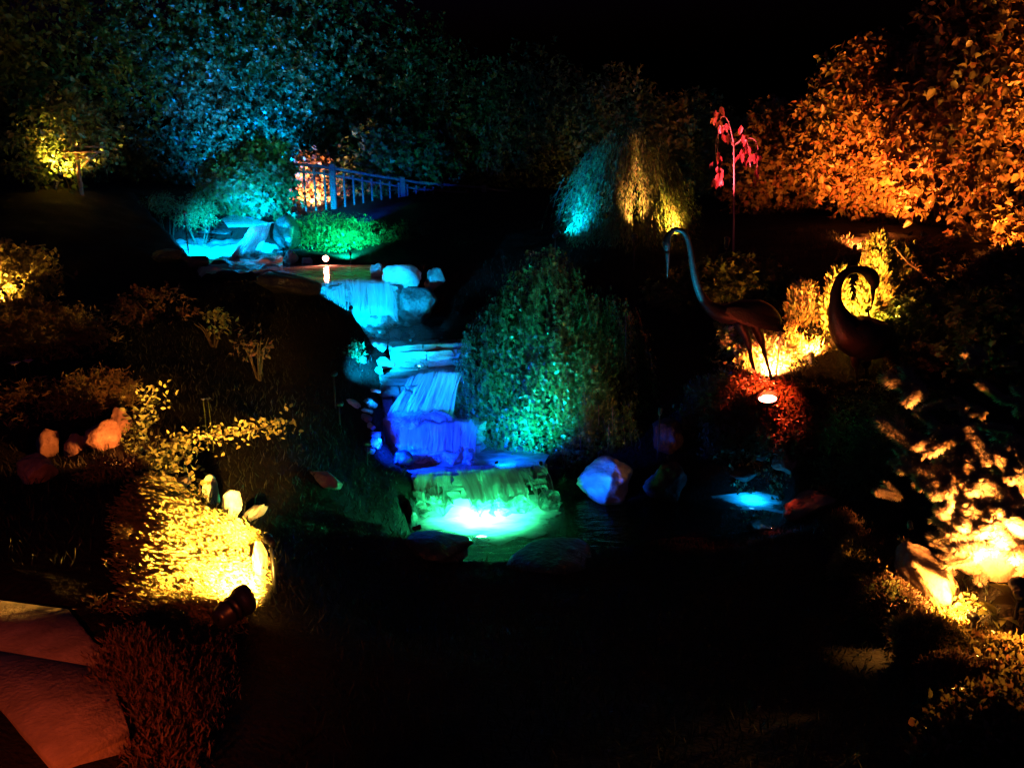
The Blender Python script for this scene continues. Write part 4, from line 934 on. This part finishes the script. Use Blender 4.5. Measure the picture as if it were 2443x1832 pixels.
shrub(2060,1080,5.9,140,110,'dark shrub between the red rocks and the spruce',G_dark,421,1100,6,.055,6,NARROW,gap=-1.2,name='dark_shrub')
shrub(2240,790,7.4,150,100,'dark leafy mass right of the right crane',G_dark,425,1300,7,.07,6,LOBED,gap=-1.2,name='dark_shrub')
shrub(2400,800,6.6,130,110,'dark leafy mass above the spruce at the right edge',G_dark,426,1100,7,.07,6,LOBED,gap=-1.2,name='dark_shrub')
shrub(2400,665,7.9,110,55,'low brownish shrub under the tall orange tree at the right edge',G_autumn,432,700,7,.07,5,LOBED,gap=-1.2,name='leafy_shrub')
shrub(275,1500,2.72,60,55,'dark heather clump between the path and the yellow juniper',G_brown,431,500,7,.03,4,SPRIG,gap=-1.2,name='heather_clump')
shrub(2180,680,8.6,110,80,'reddish dim shrub right of the yellow conifers',G_autumn,427,800,7,.08,5,LOBED,gap=-1.0,name='leafy_shrub')
shrub(1700,700,9.2,150,100,'very dark shrub behind the left crane body',G_dark,428,1000,7,.08,6,LOBED,gap=-1.0,name='dark_shrub')
spray('yellow twig with short leaves above the right crane head', [(2062,640,7.9),(2066,600,7.9),(2062,575,7.9)], G_yellow, 422, 70, .045, .012, 'twig_spray', NARROW)
spray('drooping lit twig to the right of the yellow conifers', [(2135,590,8.0),(2170,630,7.9),(2205,655,7.9),(2235,685,7.8)], G_orange, 423, 70, .045, .018, 'twig_spray', NARROW)
# bright leafy tuft on the left bank of the stream
shrub(848,838,7.25,16,28,'bright cyan leafy tuft on the left bank beside the round boulder',G_hedge,424,70,6,.035,3,OVATE,gap=-1,name='tuft')

# ------------------------------------------------------------------ spruce at the right edge: every branch a piece
sb = on_ground(2440,1440,4.35); spruce = empty('dwarf_spruce', sb, 'blue spruce with needle tipped branches glowing over the right hand lamp', 'tree')
top = P(2470,860,4.6); V, F = tube(bez([sb - [0, 0, .05], (sb + top) / 2, top], 10), np.linspace(.05, .012, 10)[:10], 8); obj('trunk', mesh_faces('trunk', np.array(V) - sb, F), M_bark, spruce)
BR = []
for k in range(5):
    rg = np.random.default_rng(500 + k); pos, na = [], []
    shoots = [((0, 0, 0), (.05 * math.sin(k), 1, -.04), 1.0, 900)]
    for j in range([0, 1, 2, 3, 2][k]):
        sg = 1 if j % 2 == 0 else -1; t0 = .12 + .2 * j; shoots.append(((0, t0, 0), (sg * .75, .75, .05 * rg.normal()), .5 - .08 * j, 420))
    for (o0, dr, ln, m) in shoots:
        dr = np.array(dr) / np.linalg.norm(dr); t = rg.random(m) * ln; pos.append(np.array(o0) + dr[None] * t[:, None])
        rd = unit(m, rg); rd -= (rd @ dr)[:, None] * dr[None]; rd /= np.linalg.norm(rd, axis=1, keepdims=True)
        na.append(dr[None] * rg.uniform(.35, .75, m)[:, None] + rd * .8 + (t / ln > .93)[:, None] * dr[None])
    pos = np.vstack(pos); na = np.vstack(na); m = len(pos)
    nm = inst_mesh('branch', NEEDLE, pos, frames(na, unit(m, rg)), np.c_[np.full(m, .34), .20 * rg.uniform(.75, 1.1, m), np.full(m, .34)])
    nm.materials.append(G_spruce); BR.append(nm)
rg = np.random.default_rng(9)
heads = [(2165,925,4.2,110,24),(2235,965,4.15,60,-10),(2290,970,4.1,50,0),(2335,985,4.1,44,0),(2330,850,4.3,60,15),(2305,868,4.3,40,-30),(2412,868,4.2,36,0),(2140,1040,4.05,100,38),(2200,1060,4.0,90,20),(2260,1055,4.0,100,-25),(2305,1075,4.0,80,-40),
         (2240,1130,3.95,100,15),(2290,1120,3.95,90,-20),(2330,1140,3.9,110,55),(2350,1180,3.85,110,60),(2390,1200,3.85,110,50),(2250,1180,3.9,90,25),(2270,1230,3.9,100,35),(2340,1240,3.85,110,45),(2310,1290,3.85,110,20),(2390,1280,3.8,120,50),
         (2430,1250,3.8,120,40),(2330,1310,3.8,110,10),(2420,1310,3.8,100,30),(2440,1160,3.9,120,60),(2400,1110,4.0,100,40),(2380,1020,4.1,70,10),(2430,1060,4.1,80,20),(2360,930,4.2,70,30),(2430,960,4.2,80,10),(2300,1340,3.8,70,-10),(2440,1360,3.75,80,-40),(2180,1120,4.0,80,10),(2215,1000,4.2,70,35),(2120,1180,4.1,70,20),(2150,1100,4.2,60,0)]
for i in range(46):
    uu = rg.uniform(2230, 2450); vv = rg.uniform(1040, 1370); heads.append((uu, vv, rg.uniform(3.85, 4.25), rg.uniform(60, 110), rg.uniform(-20, 60))) if vv > 1000 + (2443 - uu) * .55 else None
for (u, v, d, ln, ang) in heads:
    L_ = ln * mpp(d, v) * 1.25; p0 = P(u, v, d); o = obj('branch', BR[rg.integers(5)], None, spruce, loc=p0 - sb)
    # the branch points away from the trunk, toward the upper left of the photo
    dirv = np.array([-math.cos(R(ang)), -.35 + rg.normal() * .2, math.sin(R(ang))]); st0 = p0 - dirv * L_ * .5
    o.location = st0 - sb; o.scale = (L_, L_, L_)
    o.rotation_euler = Matrix(frames(dirv[None], np.array([[0, -.5, .8]]) + unit(1, rg) * .3)[0].tolist()).to_euler()
# hanging twigs and broad leaves under the spruce
rt = empty('hanging_twigs', P(2395,1440,3.95), 'pale drooping twigs hanging beside the right hand lamp', 'twigs'); rtl = np.array(rt.location)
for i, (u, v0, v1) in enumerate([(2345,1370,1440),(2368,1375,1460),(2385,1380,1480),(2396,1378,1440),(2410,1385,1470),(2360,1380,1430)]):
    pl = bez([P(u + 6, v0, 4.0), P(u, (v0 + v1) / 2, 3.95), P(u - 3, v1, 3.97)], 8); V, F = tube(pl, np.linspace(.008, .003, len(pl)), 5)
    obj('twig', mesh_faces('twig', np.array(V) - rtl, F), M_palerock, rt)
def rosette(u, v, d, label, mat, leaves, name='broad_leaved_plant'):
    b = on_ground(u, v, d); root = empty(name, b, label, 'plant'); rg = np.random.default_rng(int(u))
    G0 = np.array([[[w * x, t, .22 * math.sin(t * 2.6) - .10 * t + .12 * abs(x) * w * 3] for x in np.linspace(-1, 1, 5)] for t, w in [(0, .03), (.2, .17), (.45, .27), (.7, .22), (.88, .11), (1, .01)]])
    me = grid_mesh('leaf', G0); me.materials.append(mat)
    for (a, ln, tl) in leaves:
        o = obj('leaf', me, None, root); o.location = (0, 0, .03); o.scale = (ln,) * 3; o.rotation_euler = (R(tl), rg.normal() * .15, R(a))
    return root
G_hosta = leaf_mat('broad_yellow_leaves', [(.20, .22, .05), (.28, .26, .07)], .4, .3)
rosette(2425,1515,3.55,'broad pointed leaves glowing yellow under the right hand lamp',G_hosta,[(100,.2,20),(60,.2,35),(140,.18,25),(20,.18,30),(-30,.17,20),(180,.17,15),(80,.15,60)])
rosette(2370,1525,3.5,'smaller broad leaved clump left of the glowing yellow leaves',G_hosta,[(110,.14,20),(70,.13,30),(150,.13,10),(30,.12,25),(200,.12,15)])
shrub(2285,1468,3.72,34,42,'white hot leafy tuft beside the big boulder',G_heath,430,130,6,.035,3,OVATE,gap=-1,name='tuft')
ground_sprigs('amber ground cover on the slope under the right hand lamp', [(2290,1500),(2360,1530),(2443,1560),(2443,1680),(2330,1660),(2290,1590)], G_autumn, 353, 1300, .035, (-.2, -.3, .6), .06, .05, 'ground_cover', tmpl=OVATE)
ground_sprigs('dim brown ground cover on the lower right slope', [(2290,1660),(2443,1690),(2443,1832),(2200,1832),(2230,1720)], G_autumn, 354, 1100, .035, (-.2, -.3, .6), .06, .04, 'ground_cover', tmpl=OVATE)
ground_sprigs('mossy orange ridge running down left of the big boulder', [(1955,1255),(2030,1245),(2110,1340),(2190,1450),(2300,1600),(2270,1665),(2170,1590),(2070,1450),(1990,1330)], G_brown, 355, 1200, .03, (-.3, -.3, .7), .04, .16, 'moss_ridge', 'ground cover')
for i, (u, v, d, w, h, lab) in enumerate([(2050,1345,4.55,150,130,'uppermost rounded mossy mound on the slope below the small blue pool'), (2125,1455,4.1,170,150,'second rounded mossy mound down the slope left of the slanting boulder'),
        (2215,1555,3.62,190,140,'third rounded mossy mound down the slope left of the lit ground cover'), (2290,1640,3.2,190,110,'lowest rounded mossy mound at the lower right')]):
    o = boulder(u, v, w, h, d, lab, M_moss, 700 + i, 0, group='rounded mossy mounds on the right slope'); o.name = 'mossy_mound'
    rgm = np.random.default_rng(720 + i); me_ = o.data; m_ = 1050; nv_ = len(me_.vertices); co = np.zeros(nv_ * 3); no = np.zeros(nv_ * 3)
    me_.vertices.foreach_get('co', co); me_.vertices.foreach_get('normal', no); co = co.reshape(-1, 3); no = no.reshape(-1, 3)
    up = np.where(no[:, 2] > -.2)[0]; k_ = rgm.choice(up, m_ * 3); ps = co[k_] + rgm.normal(size=(m_ * 3, 3)) * .012
    obj('moss', inst_mesh('moss', SPRIG, ps, frames(no[k_] + unit(m_ * 3, rgm) * .6, unit(m_ * 3, rgm)), .026 * rgm.uniform(.6, 1.3, m_ * 3)), G_brown if i % 2 else G_heath, o, kind='stuff')
ground_sprigs('dim red leafy carpet on the bank around the flat red lamp', [(1640,930),(1760,900),(1900,930),(1985,960),(1990,1060),(1900,1125),(1700,1105),(1625,1010)], G_autumn, 357, 1500, .045, (-.1, -.3, .7), .07, .05, 'ground_cover', tmpl=OVATE)
ground_sprigs('olive moss sheet on the left side of the big boulder', [(2110,1300),(2180,1310),(2220,1420),(2290,1500),(2280,1560),(2200,1450),(2120,1350)], G_heath, 356, 1300, .026, (-.3, -.3, .7), .04, .06, 'moss_ridge', 'ground cover')

# ------------------------------------------------------------------ crane sculptures
def crane(label, spine, radii, legs, d, beak, wing, name='crane_statue'):
    feet = [l[-1] for l in legs]; fb = P(feet[0][0], feet[0][1], d); root = empty(name, np.array([fb[0], fb[1], gz(fb[0], fb[1])]), label, 'statue'); rl = np.array(root.location)
    s = mpp(d, 750)
    pts = bez([P(*q, d) if len(q) == 2 else P(q[0], q[1], d + q[2]) for q in spine], 72); rr = np.interp(np.linspace(0, 1, len(pts)), np.linspace(0, 1, len(radii)), radii) * s
    V, F = tube(pts, rr, 14); obj('body', mesh_faces('body', np.array(V) - rl, F, True), M_bronze, root)
    pl = bez([P(*q, d) for q in beak], 8); V, F = tube(pl, np.linspace(6.5, .8, len(pl)) * s, 8); obj('beak', mesh_faces('beak', np.array(V) - rl, F, True), M_bronze, root)
    for i, lg in enumerate(legs):
        k = [P(u, v, d + (.05 if i else -.03)) for u, v in lg]; k.append(np.array([k[-1][0], k[-1][1], gz(k[-1][0], k[-1][1]) - .02]))
        pl = bez(k, 20); r_ = np.interp(np.linspace(0, 1, len(pl)), [0, .25, .42, .5, .58, 1], [15, 11, 4.5, 5.5, 3.6, 3.6]) * s
        V, F = tube(pl, r_, 8); lo = obj('leg', mesh_faces('leg', np.array(V) - rl, F, True), M_bronze, root)
        e = pl[-1]; toes = [tube([e + [0, 0, .02], e + np.array([math.cos(a) * .07, math.sin(a) * .07, .02]), e + np.array([math.cos(a) * .13, math.sin(a) * .13, .005])], [.012, .008, .004], 6) for a in (-1.9, -1.2, -2.6, 1.4)]
        V, F = merge(toes); obj('foot', mesh_faces('foot', np.array(V) - rl - np.array(lo.location), F, True), M_bronze, lo)
    # folded wings: overlapping long feathers down each flank
    for sd in (-1, 1):
        for j in range(7):
            a = P(wing[0][0] + j * wing[2], wing[0][1] + j * wing[3], d) + [0, sd * wing[4] * s, .0]; b = P(wing[1][0] + j * 3, wing[1][1] + j * 4, d) + [0, sd * wing[4] * .55 * s, 0]
            m_ = (a + b) / 2 + [0, sd * 7 * s, .012]; pl = bez([a, m_, b], 8); w_ = np.array([7, 11, 12, 12, 11, 9, 6, 2]) * s
            t_ = np.gradient(pl, axis=0); up = np.cross(t_, [0, sd, 0]); up /= np.linalg.norm(up, axis=1, keepdims=True)
            G = np.stack([pl + up * w_[:len(pl), None], pl + [0, sd * 3 * s, 0], pl - up * w_[:len(pl), None]], 1)
            obj('wing_feather', grid_mesh('wing_feather', G - rl), M_bronze, root)
    return root
crane('tall dark crane statue at left, long blue lit neck and beak pointing down',
      [(1592,602),(1590,582),(1594,562),(1608,549),(1628,552),(1641,572),(1649,610),(1655,650),(1668,695),(1690,730),(1725,748),(1770,745),(1815,742),(1848,756),(1862,775)],
      [4.5,10,7.5,5.5,5.5,6,6.5,7.5,9,13,22,29,27,16,3], [[(1762,765),(1783,812),(1793,860),(1812,925)],[(1797,760),(1815,810),(1824,845),(1842,905)]], 7.4,
      [(1592,600),(1593,630),(1592,662)], ((1725,735),(1850,765),4,3,28))
crane('dark crane statue at right, curved neck, head bowed before yellow conifers',
      [(2083,692),(2086,675),(2076,655),(2055,644),(2030,645),(2008,660),(1996,690),(1994,725),(2004,760),(2025,790),(2055,805),(2090,815),(2118,830),(2138,852)],
      [5,13,15,10,9,9.5,11,15,26,42,54,52,34,6], [[(2040,840),(2042,870),(2044,885),(2044,915)],[(2068,845),(2066,872),(2066,885),(2065,912)]], 7.1,
      [(2083,690),(2082,712),(2078,742)], ((2030,770),(2125,848),4,4,40))

# ------------------------------------------------------------------ fence: posts, rails and every picket
FT = [(560,386,14.6),(640,389,14.8),(740,394,15.0),(792,400,15.1),(860,414,15.4),(1000,436,16.0),(1155,449,16.7),(1300,472,17.4)]
ft = np.array([P(*q) for q in FT]); L_ = np.r_[0, np.cumsum(np.linalg.norm(np.diff(ft[:, :2], axis=0), axis=1))]
fence = empty('wooden_fence', np.array([ft[2][0], ft[2][1], gz(ft[2][0], ft[2][1])]), 'slim wooden picket fence with double top rail, lit blue', 'fence'); fl = np.array(fence.location)
def fpt(x): return np.array([np.interp(x, L_, ft[:, i]) for i in range(3)])
for dz, th in ((0, .05), (-.13, .04)):
    pl = [fpt(x) + [0, 0, dz] for x in np.linspace(0, L_[-1], 14)]
    G = np.array([[p + [0, oy * .02, oz * th / 2] for oy, oz in ((-1, -1), (-1, 1), (1, 1), (1, -1))] for p in pl]); obj('rail', grid_mesh('rail', G - fl, False, closed=True), M_wood, fence)
pk = box(.035, .025, 1, (0, 0, -.5), .004); pk.materials.append(M_wood); pst = box(.11, .10, 1, (0, 0, -.5), .012); pst.materials.append(M_wood)
x = .1; H_ = .86
while x < L_[-1]:
    p = fpt(x); o = obj('picket', pk, None, fence, loc=p - fl - [0, .035, .06]); o.scale = (1, 1, H_); x += .185
for u_, d_ in ((640,14.8),(792,15.1),(1155,16.7),(960,15.8)):
    i = np.interp(u_, [q[0] for q in FT], L_); p = fpt(i); o = obj('post', pst, None, fence, loc=p - fl + [0, -.01, .06]); o.scale = (1, 1, 1.3)

# bird table
bt = on_ground(192,440,12.0); root = empty('bird_table', bt, 'wooden bird table with two flat boards on a post in the yellow bush', 'bird table'); c = P(205,356,12.0)
V, F = tube([bt - [0, 0, .05], np.array([bt[0], bt[1], c[2]])], [.035, .03], 8); obj('post', mesh_faces('post', np.array(V) - bt, F), M_brownwood, root)
for v_, w_ in ((351,68),(363,74)):
    p = P(205, v_, 12.0); me = box(w_ * mpp(12, 356), .3, .022, (0, 0, 0), .004); obj('board', me, M_brownwood, root, loc=np.array([p[0], bt[1], p[2]]) - bt)
for sx in (-1, 1):
    a = np.array([bt[0], bt[1], c[2] - .28]); b = np.array([c[0] + sx * .16, bt[1], P(205,364,12)[2] - .01]); V, F = tube([a, b], .012, 6); obj('brace', mesh_faces('brace', np.array(V) - bt, F), M_brownwood, root)

# small flowers on the left bank
G_pet = leaf_mat('pale_petals', [(.55, .35, .35), (.65, .5, .48)], .5, .3)
def flower(u, v, d, label, size=.05, group=None):
    p = P(u, v, d); b = np.array([p[0], p[1], gz(p[0], p[1])]); root = empty('flower', b, label, 'flower', group)
    V, F = tube([b - [0, 0, .02], p], .003, 5); obj('stem', mesh_faces('stem', np.array(V) - b, F), M_moss, root)
    me = mesh_faces('petal', np.array(OVATE[0]) * [1.3, 1, 1], OVATE[1]); me.materials.append(G_pet)
    for k in range(6):
        o = obj('petal', me, None, root, loc=p - b); o.scale = (size,) * 3; o.rotation_euler = (R(35), 0, k * math.pi / 3)
flower(35,872,5.4,'pale pink flower at the left edge under the olive cushion', .05); flower(68,866,5.4,'deeper pink flower right of the pale pink one', .045)
flower(485,955,4.7,'left of two tiny white buds on the dark left lawn', .02); flower(497,954,4.7,'right of two tiny white buds on the dark left lawn', .02)

# ------------------------------------------------------------------ grass on the dark banks
rg = np.random.default_rng(900); n = 44000
xy = np.c_[rg.uniform(-4.2, 4.2, n), 1.3 + 9.5 * rg.random(n) ** 1.3]
keep = np.ones(n, bool)
for k, pol in POLY.items(): keep &= sdist(xy, pol) > .05
pz = (xy[:, 0] < -.75) & (xy[:, 1] < 2.9); keep &= ~pz
xy = xy[keep]; z = ground_h(xy); n = len(xy)
pos = np.c_[xy, z - .01]; ax = np.tile([0, 0, 1.], (n, 1)) + unit(n, rg) * .6
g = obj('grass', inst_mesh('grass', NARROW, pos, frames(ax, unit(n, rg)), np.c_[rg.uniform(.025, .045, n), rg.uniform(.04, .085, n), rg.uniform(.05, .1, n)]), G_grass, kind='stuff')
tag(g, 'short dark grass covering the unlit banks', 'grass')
